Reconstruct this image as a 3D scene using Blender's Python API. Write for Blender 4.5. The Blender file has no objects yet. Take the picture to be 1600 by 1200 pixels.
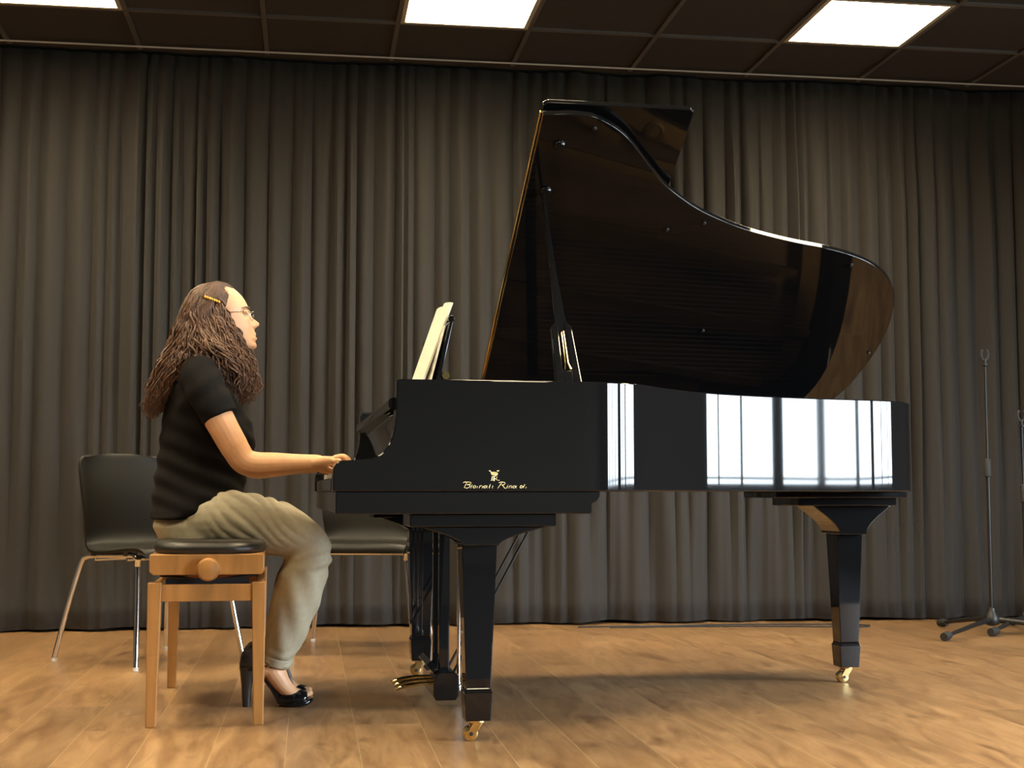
import bpy, bmesh, math, random
import numpy as np
from mathutils import Vector, Matrix
random.seed(7); np.random.seed(7)
PI = math.pi
SC = bpy.context.scene
COL = SC.collection

# ---------------------------------------------------------------- camera, world, light, exposure
CAM_H = 0.6795; YAW = 0.145; PITCH = 0.0785; FPX = 2157.93
cd = bpy.data.cameras.new('camera'); cam = bpy.data.objects.new('camera', cd); COL.objects.link(cam)
cd.sensor_fit = 'HORIZONTAL'; cd.sensor_width = 36.0; cd.lens = FPX / 1600.0 * 36.0
cd.clip_start = 0.05; cd.clip_end = 200
cam.location = (0, 0, CAM_H); cam.rotation_euler = (PI / 2 + PITCH, 0, -YAW)
SC.camera = cam
SC.view_settings.view_transform = 'Standard'; SC.view_settings.look = 'None'
SC.view_settings.gamma = 1.0; SC.view_settings.use_curve_mapping = False
SC.view_settings.exposure = 0.0
SC.cycles.use_denoising = True
SC.cycles.max_bounces = 8; SC.cycles.glossy_bounces = 5; SC.cycles.diffuse_bounces = 4
SC.cycles.sample_clamp_indirect = 6.0
SC.cycles.caustics_reflective = False; SC.cycles.caustics_refractive = False

PANEL_STRENGTH = 66.0
PANEL_COLOR = (1.0, 0.82, 0.53)
SKY_STRENGTH = 44.0
w = bpy.data.worlds.new('world'); SC.world = w; w.use_nodes = True
nt = w.node_tree; nt.nodes.clear()
wo = nt.nodes.new('ShaderNodeOutputWorld'); bg = nt.nodes.new('ShaderNodeBackground')
tc = nt.nodes.new('ShaderNodeTexCoord'); sx = nt.nodes.new('ShaderNodeSeparateXYZ')
cr = nt.nodes.new('ShaderNodeValToRGB')
cr.color_ramp.elements[0].position = 0.485; cr.color_ramp.elements[0].color = (0.10, 0.12, 0.10, 1)
cr.color_ramp.elements[1].position = 0.505; cr.color_ramp.elements[1].color = (0.78, 0.90, 1.0, 1)
mp = nt.nodes.new('ShaderNodeMapRange'); mp.inputs[1].default_value = -1; mp.inputs[2].default_value = 1
nt.links.new(tc.outputs['Generated'], sx.inputs[0]); nt.links.new(sx.outputs[2], mp.inputs[0])
nt.links.new(mp.outputs[0], cr.inputs[0]); nt.links.new(cr.outputs[0], bg.inputs[0])
bg.inputs[1].default_value = SKY_STRENGTH
nt.links.new(bg.outputs[0], wo.inputs[0])

# ---------------------------------------------------------------- room dimensions
CEIL = 2.922; BACKV = 7.077; X0 = -4.4; X1 = 5.4; Y0 = -4.2; TILE = 0.6360; GX = -0.8775; GY = 6.4816
PHI = math.radians(1.5)
EU = Vector((math.cos(PHI), math.sin(PHI), 0)); EV = Vector((-math.sin(PHI), math.cos(PHI), 0))

# picture-to-room conversion with the camera above: the point of a pixel's ray on a plane of the room
_cy, _sy, _cp, _sp = math.cos(YAW), math.sin(YAW), math.cos(PITCH), math.sin(PITCH)
_R = Vector((_cy, -_sy, 0)); _F = Vector((_sy * _cp, _cy * _cp, _sp)); _U = Vector((-_sy * _sp, -_cy * _sp, _cp))
def at(x, y, v):
    """(u, v, z) in the piano's frame of the ray through x, y at depth v of that frame"""
    d = _F * FPX + _R * (x - 800) - _U * (y - 600)
    t = (v - 0) / d.dot(EV)
    P = Vector((0, 0, CAM_H)) + d * t
    return (P.dot(EU), v, P.z)

# ---------------------------------------------------------------- helpers
def lerp(a, b, t): return a + (b - a) * t
class MB:
    """collects shapes and links them as ONE mesh object"""
    def __init__(s): s.v = []; s.f = []; s.sm = []
    def add(s, vs, fs, smooth=False):
        o = len(s.v); s.v += [tuple(p) for p in vs]
        for f in fs: s.f.append(tuple(i + o for i in f)); s.sm.append(smooth)
        return s
    def box(s, x0, x1, y0, y1, z0, z1):
        return s.add([(x0,y0,z0),(x1,y0,z0),(x1,y1,z0),(x0,y1,z0),(x0,y0,z1),(x1,y0,z1),(x1,y1,z1),(x0,y1,z1)],
                     [(0,3,2,1),(4,5,6,7),(0,1,5,4),(1,2,6,5),(2,3,7,6),(3,0,4,7)])
    def frustum(s, c0, h0, c1, h1):
        """tapered box from centre c0 with half sizes h0 to centre c1 with half sizes h1"""
        vs = []
        for c, h in ((c0, h0), (c1, h1)):
            vs += [(c[0]-h[0],c[1]-h[1],c[2]),(c[0]+h[0],c[1]-h[1],c[2]),(c[0]+h[0],c[1]+h[1],c[2]),(c[0]-h[0],c[1]+h[1],c[2])]
        return s.add(vs, [(0,3,2,1),(4,5,6,7),(0,1,5,4),(1,2,6,5),(2,3,7,6),(3,0,4,7)])
    def prism(s, poly, a, b, axis='y', smooth=False):
        """2D polygon extruded from a to b along an axis ('y': poly in x,z; 'z': poly in x,y)"""
        n = len(poly)
        def P(p, t): return (p[0], t, p[1]) if axis == 'y' else ((p[0], p[1], t) if axis == 'z' else (t, p[0], p[1]))
        vs = [P(p, a) for p in poly] + [P(p, b) for p in poly]
        o = len(s.v); s.v += vs
        for i in range(n):
            j = (i + 1) % n; s.f.append((o+i, o+j, o+n+j, o+n+i)); s.sm.append(smooth)
        s.f.append(tuple(o + i for i in range(n))[::-1]); s.sm.append(False)
        s.f.append(tuple(o + n + i for i in range(n))); s.sm.append(False)
        return s
    def tube(s, pts, r, n=12, cap=True, ell=None, up=None):
        """tube along points; r number or list; ell = factor of the second radius (number or list)"""
        pts = [Vector(p) for p in pts]; m = len(pts)
        rs = r if isinstance(r, (list, tuple)) else [r] * m
        es = ell if isinstance(ell, (list, tuple)) else [ell or 1.0] * m
        T = []
        for i in range(m):
            d = (pts[min(i+1, m-1)] - pts[max(i-1, 0)])
            T.append(d.normalized() if d.length > 1e-9 else Vector((0,0,1)))
        ref = Vector(up) if up else (Vector((0,0,1)) if abs(T[0].z) < .9 else Vector((0,1,0)))
        A = (ref - T[0]*ref.dot(T[0])).normalized()
        vs = []
        for i in range(m):
            A = (A - T[i]*A.dot(T[i])).normalized(); B = T[i].cross(A)
            for k in range(n):
                a = 2*PI*k/n
                vs.append(pts[i] + A*math.cos(a)*rs[i] + B*math.sin(a)*rs[i]*es[i])
        fs = [(i*n+k, i*n+(k+1)%n, (i+1)*n+(k+1)%n, (i+1)*n+k) for i in range(m-1) for k in range(n)]
        if cap: fs += [tuple(range(n))[::-1], tuple((m-1)*n+k for k in range(n))]
        return s.add(vs, fs, True)
    def lathe(s, c, prof, n=24, axis='z'):
        """prof: list of (radius, height) about centre c"""
        vs = []; c = Vector(c)
        for r, h in prof:
            for k in range(n):
                a = 2*PI*k/n; x, y = r*math.cos(a), r*math.sin(a)
                q = (x, y, h) if axis == 'z' else ((x, h, y) if axis == 'y' else (h, x, y))
                vs.append(c + Vector(q))
        m = len(prof)
        fs = [(i*n+k, i*n+(k+1)%n, (i+1)*n+(k+1)%n, (i+1)*n+k) for i in range(m-1) for k in range(n)]
        fs += [tuple(range(n))[::-1], tuple((m-1)*n+k for k in range(n))]
        return s.add(vs, fs, True)
    def ball(s, c, r, n=16, m=10):
        rx, ry, rz = r if isinstance(r, (tuple, list)) else (r, r, r)
        vs = []; 
        for i in range(1, m):
            t = PI*i/m
            for k in range(n):
                a = 2*PI*k/n; vs.append((c[0]+rx*math.sin(t)*math.cos(a), c[1]+ry*math.sin(t)*math.sin(a), c[2]+rz*math.cos(t)))
        vs += [(c[0],c[1],c[2]+rz),(c[0],c[1],c[2]-rz)]; N = len(vs)
        fs = [(i*n+k, (i+1)*n+k, (i+1)*n+(k+1)%n, i*n+(k+1)%n) for i in range(m-2) for k in range(n)]
        fs += [(N-2, k, (k+1)%n) for k in range(n)] + [(N-1, (m-2)*n+(k+1)%n, (m-2)*n+k) for k in range(n)]
        return s.add(vs, fs, True)
    def grid(s, P, closed=False, smooth=True):
        """P[i][j] points"""
        n, m = len(P), len(P[0]); vs = [p for row in P for p in row]
        fs = [(i*m+j, i*m+(j+1)%m, (i+1)*m+(j+1)%m, (i+1)*m+j) for i in range(n-1) for j in range(m if closed else m-1)]
        return s.add(vs, fs, smooth)
    def mesh(s, name, off=(0,0,0), sharp=38, fix=True, weld=0):
        me = bpy.data.meshes.new(name)
        me.from_pydata([(p[0]-off[0], p[1]-off[1], p[2]-off[2]) for p in s.v], [], s.f)
        me.polygons.foreach_set('use_smooth', s.sm)
        if fix:
            bm = bmesh.new(); bm.from_mesh(me)
            if weld: bmesh.ops.remove_doubles(bm, verts=bm.verts, dist=weld)
            bmesh.ops.recalc_face_normals(bm, faces=bm.faces); bm.to_mesh(me); bm.free()
        me.update()
        if any(s.sm): me.set_sharp_from_angle(angle=math.radians(sharp))
        return me
    def build(s, name, mat, parent=None, off=None, bevel=0, seg=2, sharp=38, fix=True, weld=0):
        if off is None: off = OFF.get(parent.name if parent else None, (0,0,0))
        me = s.mesh(name, off, sharp, fix, weld); me.materials.append(mat)
        o = bpy.data.objects.new(name, me); COL.objects.link(o)
        if parent: o.parent = parent; OFF[o.name] = off
        if bevel:
            b = o.modifiers.new('bevel', 'BEVEL'); b.width = bevel; b.segments = seg; b.limit_method = 'ANGLE'; b.angle_limit = math.radians(40)
            b.harden_normals = False
        return o
OFF = {}
def thing(name, loc, label, cat, group=None, rot=None, frame='uv'):
    """an Empty at the base of a thing; shapes of its parts are given in the piano's frame (uv) and moved to it"""
    o = bpy.data.objects.new(name, None); COL.objects.link(o); o.empty_display_size = .1
    if frame == 'uv':
        o.location = EU*loc[0] + EV*loc[1] + Vector((0,0,loc[2])); o.rotation_euler = (0,0,PHI if rot is None else rot); OFF[o.name] = loc
    else:
        o.location = loc; o.rotation_euler = (0,0,rot or 0); OFF[o.name] = (0,0,0)
    tag(o, label, cat, group); return o
def tag(o, label, cat, group=None, kind=None):
    if label: o['label'] = label
    if cat: o['category'] = cat
    if group: o['group'] = group
    if kind: o['kind'] = kind
    return o
def struct(o): o['kind'] = 'structure'; return o
def crom(pts, n):
    """Catmull-Rom samples through points"""
    P = [Vector(p) for p in pts]; P = [P[0]*2-P[1]] + P + [P[-1]*2-P[-2]]; out = []
    for i in range(1, len(P)-2):
        for k in range(n):
            t = k/n; a, b, c, d = P[i-1], P[i], P[i+1], P[i+2]
            out.append(.5*((2*b) + (c-a)*t + (2*a-5*b+4*c-d)*t*t + (3*b-a-3*c+d)*t**3))
    out.append(P[-2]); return out
def smooth_path(P, it):
    P = [Vector(p) for p in P]
    for _ in range(it):
        P = [P[0]] + [(P[i-1] + P[i]*2 + P[i+1])/4 for i in range(1, len(P)-1)] + [P[-1]]
    return P

# ---------------------------------------------------------------- materials
def mat(name, col, rough=.5, metal=0, **kw):
    m = bpy.data.materials.new(name); m.use_nodes = True
    b = m.node_tree.nodes['Principled BSDF']
    b.inputs['Base Color'].default_value = (*col, 1); b.inputs['Roughness'].default_value = rough; b.inputs['Metallic'].default_value = metal
    for k, v in kw.items():
        b.inputs[k.replace('_', ' ')].default_value = v
    return m
def N(m, t, **kw):
    n = m.node_tree.nodes.new(t)
    for k, v in kw.items(): setattr(n, k, v)
    return n
def lk(m, a, b): m.node_tree.links.new(a, b)
def noisy(m, scale, amt, bump=0.0, stretch=(1,1,1), coord='Object', dist=.002):
    """vary the colour a little by a noise and add a bump"""
    b = m.node_tree.nodes['Principled BSDF']; base = tuple(b.inputs['Base Color'].default_value)
    t = N(m, 'ShaderNodeTexCoord'); mp_ = N(m, 'ShaderNodeMapping'); mp_.inputs['Scale'].default_value = stretch
    ns = N(m, 'ShaderNodeTexNoise'); ns.inputs['Scale'].default_value = scale; ns.inputs['Detail'].default_value = 4
    lk(m, t.outputs[coord], mp_.inputs[0]); lk(m, mp_.outputs[0], ns.inputs['Vector'])
    r = N(m, 'ShaderNodeValToRGB')
    r.color_ramp.elements[0].position = .3; r.color_ramp.elements[1].position = .7
    r.color_ramp.elements[0].color = tuple(c*(1-amt) for c in base[:3]) + (1,)
    r.color_ramp.elements[1].color = tuple(min(1, c*(1+amt)) for c in base[:3]) + (1,)
    lk(m, ns.outputs['Fac'], r.inputs[0]); lk(m, r.outputs[0], b.inputs['Base Color'])
    if bump:
        bp = N(m, 'ShaderNodeBump'); bp.inputs['Strength'].default_value = bump; bp.inputs['Distance'].default_value = dist
        lk(m, ns.outputs['Fac'], bp.inputs['Height']); lk(m, bp.outputs[0], b.inputs['Normal'])
    return m
M = {}
M['lacquer'] = mat('black_lacquer', (.006,.006,.0065), .035, IOR=1.46)
M['lacquer_matte'] = mat('black_underside', (.012,.011,.010), .35)
M['brass'] = mat('brass', (.86,.66,.30), .16, 1)
M['chrome'] = mat('chrome', (.78,.76,.72), .12, 1)
M['plate'] = noisy(mat('bronze_plate', (.24,.14,.05), .45, .7), 12, .15)
M['board'] = noisy(mat('spruce', (.20,.11,.05), .5), 8, .2, stretch=(1,12,1))
M['steel'] = mat('string_steel', (.16,.11,.07), .5, .6)
M['felt'] = mat('red_felt', (.22,.02,.02), .95)
M['ivory'] = mat('white_key_plastic', (.80,.76,.66), .18)
M['ebony'] = mat('black_key', (.01,.01,.01), .3)
M['paper'] = mat('paper', (.86,.83,.70), .8)
M['gold'] = mat('gold_lettering', (.70,.58,.30), .35, .3)
M['benchwood'] = noisy(mat('bench_wood', (.33,.155,.044), .32), 5, .22, .06, stretch=(6,6,.7))
M['leather'] = noisy(mat('black_leather', (.012,.010,.0075), .40), 220, .2, .25, dist=.0006)
M['plastic'] = noisy(mat('black_plastic_shell', (.008,.007,.005), .45, Specular_IOR_Level=.32), 180, .15, .2, dist=.0005)
M['rubber'] = mat('rubber', (.02,.02,.02), .7)
M['standmetal'] = mat('stand_black_metal', (.012,.011,.011), .42)
M['skin'] = mat('skin', (.63,.345,.185), .48)
M['skin'].node_tree.nodes['Principled BSDF'].inputs['Subsurface Weight'].default_value = .12
M['skin'].node_tree.nodes['Principled BSDF'].inputs['Subsurface Radius'].default_value = (.012,.005,.003)
noisy(M['skin'], 30, .06)
M['shirt'] = noisy(mat('black_cotton', (.0055,.0045,.0045), .9, Specular_IOR_Level=.15), 90, .15, .15, dist=.001)
M['trousers'] = noisy(mat('beige_cotton', (.33,.285,.195), .62), 60, .07, .12, dist=.001)
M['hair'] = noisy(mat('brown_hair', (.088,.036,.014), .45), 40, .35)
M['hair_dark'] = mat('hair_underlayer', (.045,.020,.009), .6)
M['patent'] = mat('patent_leather', (.006,.006,.007), .06)
M['suede'] = mat('heel_leather', (.014,.010,.009), .45)
M['lip'] = mat('lips', (.50,.20,.13), .45)
M['glass'] = mat('lens_glass', (1,1,1), .0, 0, Transmission_Weight=1.0, IOR=1.15)
M['eye'] = mat('eye_white', (.6,.55,.48), .2)
M['silver'] = mat('silver_wire', (.85,.80,.72), .2, 1)
M['amber'] = mat('amber_clip', (.80,.42,.06), .25)
M['brow'] = mat('brow_hair', (.12,.07,.04), .8)
# ---------------------------------------------------------------- the room
def floor_material():
    m = mat('oak_laminate', (.4,.22,.08), .3)
    b = m.node_tree.nodes['Principled BSDF']
    t = N(m, 'ShaderNodeTexCoord'); mp_ = N(m, 'ShaderNodeMapping')
    mp_.inputs['Rotation'].default_value = (0,0,PI/2); mp_.inputs['Location'].default_value = (0.3, .055, 0)
    lk(m, t.outputs['Object'], mp_.inputs[0])
    br = N(m, 'ShaderNodeTexBrick'); br.offset = .37; br.offset_frequency = 2; br.squash = 1
    br.inputs['Scale'].default_value = 1; br.inputs['Brick Width'].default_value = 1.28; br.inputs['Row Height'].default_value = .193
    br.inputs['Mortar Size'].default_value = .0014; br.inputs['Mortar Smooth'].default_value = .3
    br.inputs['Color1'].default_value = (0,0,0,1); br.inputs['Color2'].default_value = (1,1,1,1); br.inputs['Mortar'].default_value = (.5,.5,.5,1)
    lk(m, mp_.outputs[0], br.inputs['Vector'])
    # every plank shifts its own grain
    sc = N(m, 'ShaderNodeVectorMath', operation='SCALE'); sc.inputs['Scale'].default_value = 7.3
    lk(m, br.outputs['Color'], sc.inputs[0])
    ad = N(m, 'ShaderNodeVectorMath', operation='ADD'); lk(m, mp_.outputs[0], ad.inputs[0]); lk(m, sc.outputs[0], ad.inputs[1])
    ms = N(m, 'ShaderNodeMapping'); ms.inputs['Scale'].default_value = (1.6, 9, 1); lk(m, ad.outputs[0], ms.inputs[0])
    n1 = N(m, 'ShaderNodeTexNoise'); n1.inputs['Scale'].default_value = 1.7; n1.inputs['Detail'].default_value = 6; n1.inputs['Roughness'].default_value = .62; n1.inputs['Distortion'].default_value = 1.6
    lk(m, ms.outputs[0], n1.inputs['Vector'])
    ms2 = N(m, 'ShaderNodeMapping'); ms2.inputs['Scale'].default_value = (3.2, 8.5, 1); lk(m, ad.outputs[0], ms2.inputs[0])
    n2 = N(m, 'ShaderNodeTexNoise'); n2.inputs['Scale'].default_value = 1.3; n2.inputs['Detail'].default_value = 2; n2.inputs['Distortion'].default_value = .6
    lk(m, ms2.outputs[0], n2.inputs['Vector'])
    r1 = N(m, 'ShaderNodeValToRGB'); e = r1.color_ramp.elements
    e[0].position = .25; e[0].color = (.125,.060,.026,1); e[1].position = .75; e[1].color = (.37,.230,.112,1)
    x = e.new(.5); x.color = (.25,.142,.064,1)
    lk(m, n1.outputs['Fac'], r1.inputs[0])
    r2 = N(m, 'ShaderNodeValToRGB'); r2.color_ramp.elements[0].position = .62; r2.color_ramp.elements[0].color = (0,0,0,1)
    r2.color_ramp.elements[1].position = .75; r2.color_ramp.elements[1].color = (1,1,1,1)
    lk(m, n2.outputs['Fac'], r2.inputs[0])
    mx = N(m, 'ShaderNodeMixRGB'); mx.inputs[2].default_value = (.085,.036,.014,1)
    kf = N(m, 'ShaderNodeMath', operation='MULTIPLY'); kf.inputs[1].default_value = .62; lk(m, r2.outputs[0], kf.inputs[0]); lk(m, kf.outputs[0], mx.inputs[0])
    lk(m, r1.outputs[0], mx.inputs[1])
    # plank tone
    hs = N(m, 'ShaderNodeHueSaturation'); pv = N(m, 'ShaderNodeMapRange'); pv.inputs[3].default_value = .86; pv.inputs[4].default_value = 1.14
    lk(m, br.outputs['Color'], pv.inputs[0]); lk(m, pv.outputs[0], hs.inputs['Value']); lk(m, mx.outputs[0], hs.inputs['Color'])
    m2 = N(m, 'ShaderNodeMixRGB'); m2.inputs[2].default_value = (.50,.34,.18,1); lk(m, hs.outputs[0], m2.inputs[1])  # pale joint lines: the highlight on the plank bevels, put into the colour
    f2 = N(m, 'ShaderNodeMath', operation='MULTIPLY'); f2.inputs[1].default_value = .6; lk(m, br.outputs['Fac'], f2.inputs[0]); lk(m, f2.outputs[0], m2.inputs[0])
    lk(m, m2.outputs[0], b.inputs['Base Color'])
    bp = N(m, 'ShaderNodeBump'); bp.inputs['Strength'].default_value = .25; bp.inputs['Distance'].default_value = .001
    iv = N(m, 'ShaderNodeMath', operation='SUBTRACT'); iv.inputs[0].default_value = 1; lk(m, br.outputs['Fac'], iv.inputs[1])
    lk(m, iv.outputs[0], bp.inputs['Height']); lk(m, bp.outputs[0], b.inputs['Normal'])
    rr = N(m, 'ShaderNodeMapRange'); rr.inputs[3].default_value = .26; rr.inputs[4].default_value = .38
    lk(m, n1.outputs['Fac'], rr.inputs[0]); lk(m, rr.outputs[0], b.inputs['Roughness'])
    return m
M['floor'] = floor_material()
M['wall'] = noisy(mat('painted_wall', (.06,.055,.048), .8), 3, .05)
M['wall_dark'] = noisy(mat('dark_back_wall', (.15,.13,.10), .8), 3, .05)
M['tile'] = noisy(mat('dark_ceiling_tile', (.042,.039,.041), .85), 60, .12)
M['grid'] = mat('ceiling_grid_metal', (.12,.112,.112), .5)
M['edge'] = mat('ceiling_edge_trim', (.70,.68,.66), .4)
M['frame'] = mat('window_frame_paint', (.10,.10,.10), .4)
M['panel_frame'] = mat('light_frame', (.55,.50,.42), .4)
def emis(name, col, s):
    m = bpy.data.materials.new(name); m.use_nodes = True; nt = m.node_tree; nt.nodes.clear()
    o = nt.nodes.new('ShaderNodeOutputMaterial'); e = nt.nodes.new('ShaderNodeEmission')
    e.inputs[0].default_value = (*col, 1); e.inputs[1].default_value = s; nt.links.new(e.outputs[0], o.inputs[0]); return m
M['panel'] = emis('lit_diffuser', PANEL_COLOR, PANEL_STRENGTH)
# a prismatic diffuser: strongest straight down, weaker sideways
_n = M['panel'].node_tree; _g = _n.nodes.new('ShaderNodeNewGeometry'); _d = _n.nodes.new('ShaderNodeVectorMath'); _d.operation = 'DOT_PRODUCT'
_a = _n.nodes.new('ShaderNodeMath'); _a.operation = 'ABSOLUTE'; _p = _n.nodes.new('ShaderNodeMath'); _p.operation = 'POWER'; _p.inputs[1].default_value = 1.6
_m = _n.nodes.new('ShaderNodeMath'); _m.operation = 'MULTIPLY_ADD'; _m.inputs[1].default_value = PANEL_STRENGTH*.88; _m.inputs[2].default_value = PANEL_STRENGTH*.12
_n.links.new(_g.outputs['Incoming'], _d.inputs[0]); _n.links.new(_g.outputs['Normal'], _d.inputs[1]); _n.links.new(_d.outputs['Value'], _a.inputs[0])
_n.links.new(_a.outputs[0], _p.inputs[0]); _n.links.new(_p.outputs[0], _m.inputs[0])
_n.links.new(_m.outputs[0], [q for q in _n.nodes if q.type == 'EMISSION'][0].inputs[1])

STAGE = 3.0; LOW = -.52     # the stage floor ends in front of the picture; the hall floor lies lower
struct(MB().box(X0, X1, STAGE, BACKV+.25, LOW, 0).build('floor', M['floor']))
M['carpet'] = noisy(mat('dark_hall_carpet', (.05,.05,.055), .9), 40, .2)
struct(MB().box(X0, X1, Y0, STAGE, LOW-.1, LOW).build('floor', M['carpet']))
struct(MB().box(X0-.1, X1+.1, Y0-.1, BACKV+.35, CEIL+.012, CEIL+.11).build('ceiling', M['tile']))
struct(MB().box(X0, X1, BACKV+.2, BACKV+.3, 0, CEIL+.012).build('wall_back', M['wall_dark']))
struct(MB().box(X0, X1, Y0-.1, Y0, LOW, CEIL+.012).build('wall_front', M['wall_dark']))
struct(MB().box(X0-.1, X0, Y0, BACKV+.2, LOW, CEIL+.012).build('wall_left', M['wall']))
# right wall with three window openings
WIN = [(-2.6, 0.45), (0.95, 3.90)]; WZ0, WZ1 = .70, 2.35
MULL = [(-2.0, -1.1, -.3), (1.25, 1.95, 2.72, 3.40)]
wr = MB(); wr.box(X1, X1+.2, Y0, BACKV+.2, LOW, WZ0); wr.box(X1, X1+.2, Y0, BACKV+.2, WZ1, CEIL+.012)
ys = [Y0] + [q for p_ in WIN for q in p_] + [BACKV+.2]
for i in range(0, len(ys), 2): wr.box(X1, X1+.2, ys[i], ys[i+1], WZ0, WZ1)
struct(wr.build('wall_right', M['wall']))
for i, (a, b) in enumerate(WIN):
    f = MB(); t_ = .035
    f.box(X1+.08, X1+.13, a, b, WZ0, WZ0+t_); f.box(X1+.08, X1+.13, a, b, WZ1-t_, WZ1)
    for c in (a+.02, b-.02) + MULL[i]:
        hw_ = .085 if c == 1.95 else .022
        f.box(X1+.08, X1+.13, c-hw_, c+hw_, WZ0+t_, WZ1-t_)
    f.tube([(X1+.5, a-.5, .775), (X1+.5, b+.5, .775)], .009, 8)
    o = struct(f.build('window_%d' % (i+1), M['frame']))
    pl = bpy.data.lights.new('portal', 'AREA'); pl.shape = 'RECTANGLE'; pl.size = WZ1-WZ0; pl.size_y = b-a
    pl.cycles.is_portal = True
    po = bpy.data.objects.new('window_portal', pl); COL.objects.link(po); po.location = (X1+.06, (a+b)/2, (WZ0+WZ1)/2)
    po.rotation_euler = (0, PI/2, 0)

# suspended grid of the ceiling
g = MB(); i = -6
xs = [GX + TILE*i for i in range(-6, 12) if X0 < GX + TILE*i < X1]
ysr = [GY - TILE*i for i in range(0, 18) if GY - TILE*i > Y0]
for x in xs: g.box(x-.011, x+.011, Y0, BACKV-.02, CEIL-.001, CEIL+.0125)
for y in ysr: g.box(X0, X1, y-.011, y+.011, CEIL-.0012, CEIL+.0125)
struct(g.build('trim_1', M['grid']))
e = MB(); e.box(X0, X1, BACKV-.095, BACKV-.088, CEIL-.011, CEIL-.004)
struct(e.build('trim_2', M['edge']))

# ceiling light panels
def light_panel(ix, iy, where):
    x0 = GX + TILE*ix; y1 = GY - TILE*iy; x1 = x0 + TILE; y0 = y1 - TILE; g_ = .020
    t = thing('ceiling_light', ((x0+x1)/2, (y0+y1)/2, CEIL+.011), where, 'ceiling light', 'square light panels in the ceiling', frame='xy')
    hx = TILE/2 - .011; cx = 0
    f = MB(); f.box(-hx, hx, -hx, -hx+g_, -.013, 0); f.box(-hx, hx, hx-g_, hx, -.013, 0); f.box(-hx, -hx+g_, -hx+g_, hx-g_, -.013, 0); f.box(hx-g_, hx, -hx+g_, hx-g_, -.013, 0)
    f.build('light_frame', M['panel_frame'], t)
    MB().box(-hx+g_, hx-g_, -hx+g_, hx-g_, -.010, -.002).build('diffuser', M['panel'], t)
names = {-1: 'leftmost lit square ceiling panel above the seated woman, cut by the frame', 2: 'middle lit square ceiling panel, left of the raised piano lid', 5: 'rightmost lit square ceiling panel, wholly in view'}
for ix in (-4, -1, 2, 5):
    for iy in (0, 3, 6):
        if iy == 0 and ix in names: lab = names[ix]
        else: lab = 'square ceiling light panel of the rows outside the picture'
        if GX + TILE*(ix+1) > X1 or GX + TILE*ix < X0: continue
        light_panel(ix, iy, lab)

# ---------------------------------------------------------------- the stage curtain
def curtain():
    x0, x1 = X0+.02, X1-.02; n = int((x1-x0)/.011); rows = 26
    xs_ = np.linspace(x0, x1, n)
    # folds: pleat positions with random spacing; every pleat a soft ridge
    cuts = [x0]
    rs = np.random.RandomState(11)
    while cuts[-1] < x1: cuts.append(cuts[-1] + rs.uniform(.045, .135))
    cuts = np.array(cuts); amp = rs.uniform(.5, 1.15, len(cuts)); skew = rs.uniform(-.8, .8, len(cuts))
    idx = np.clip(np.searchsorted(cuts, xs_, side='right')-1, 0, len(cuts)-2)
    t = (xs_-cuts[idx])/(cuts[idx+1]-cuts[idx])
    tt = t**(2**(skew[idx]*.8))
    fold = (np.sin(PI*tt)**.75)*amp[idx]
    big = rs.uniform(-1, 1, 40); bigc = np.interp(xs_, np.linspace(x0, x1, 40), big)
    fine = np.zeros_like(xs_)
    for k in range(40):
        fine += rs.uniform(.1, 1)*np.sin(xs_*rs.uniform(50, 120)+rs.uniform(0, 6))/14
    # lower folds merge into broader ones
    cuts2 = [x0]
    while cuts2[-1] < x1: cuts2.append(cuts2[-1] + rs.uniform(.16, .42))
    cuts2 = np.array(cuts2); amp2 = rs.uniform(.5, 1.2, len(cuts2))
    i2 = np.clip(np.searchsorted(cuts2, xs_, side='right')-1, 0, len(cuts2)-2)
    t2 = (xs_-cuts2[i2])/(cuts2[i2+1]-cuts2[i2]); fold2 = (np.sin(PI*t2)**1.2)*amp2[i2]
    P = []
    for r in range(rows+1):
        h = r/rows; z = lerp(.012, CEIL-.006, h)
        f = fold*(.076 if h < .78 else .076-.056*(h-.78)/.22)
        lo = max(0, 1-h/.45); s = lo*lo*(3-2*lo)
        d = f*(1-.72*s) + fold2*.062*s + bigc*.028 + fine*.012*(1 + .6*math.sin(h*9)) + .006*np.sin(xs_*23+h*14)*s
        y = BACKV + .055 - d
        zz = z + (np.sin(xs_*5)*.004 + np.sin(xs_*13)*.003 if r == 0 else 0)
        P.append([(float(a), float(b), float(c)) for a, b, c in zip(xs_, y, np.broadcast_to(zz, xs_.shape))])
    m = MB(); m.grid(P)
    return m
M['curtain'] = mat('grey_stage_cloth', (.028,.0245,.022), .9)
_b = M['curtain'].node_tree.nodes['Principled BSDF']; _b.inputs['Sheen Weight'].default_value = .06; _b.inputs['Sheen Roughness'].default_value = .5
noisy(M['curtain'], 160, .10, .15, dist=.001)
c_ = curtain().build('stage_curtain', M['curtain'], fix=False)
so = c_.modifiers.new('thick', 'SOLIDIFY'); so.thickness = .003
tag(c_, 'dark grey pleated stage curtain hanging across the whole back wall', 'curtain')
# cable lying along the foot of the curtain
cb = MB(); pts = [(1.35,6.93,.004),(1.75,6.91,.004),(2.15,6.94,.004),(2.50,6.90,.004),(2.73,6.86,.004),(2.83,6.80,.004),(2.80,6.74,.004),(2.68,6.74,.004),(2.3,6.82,.004),(1.9,6.87,.004),(1.5,6.88,.004)]
cb.tube(crom(pts, 8), .0035, 8)
tag(cb.build('cable', M['rubber']), 'thin black cable looped on the floor along the foot of the curtain', 'cable')
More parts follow.
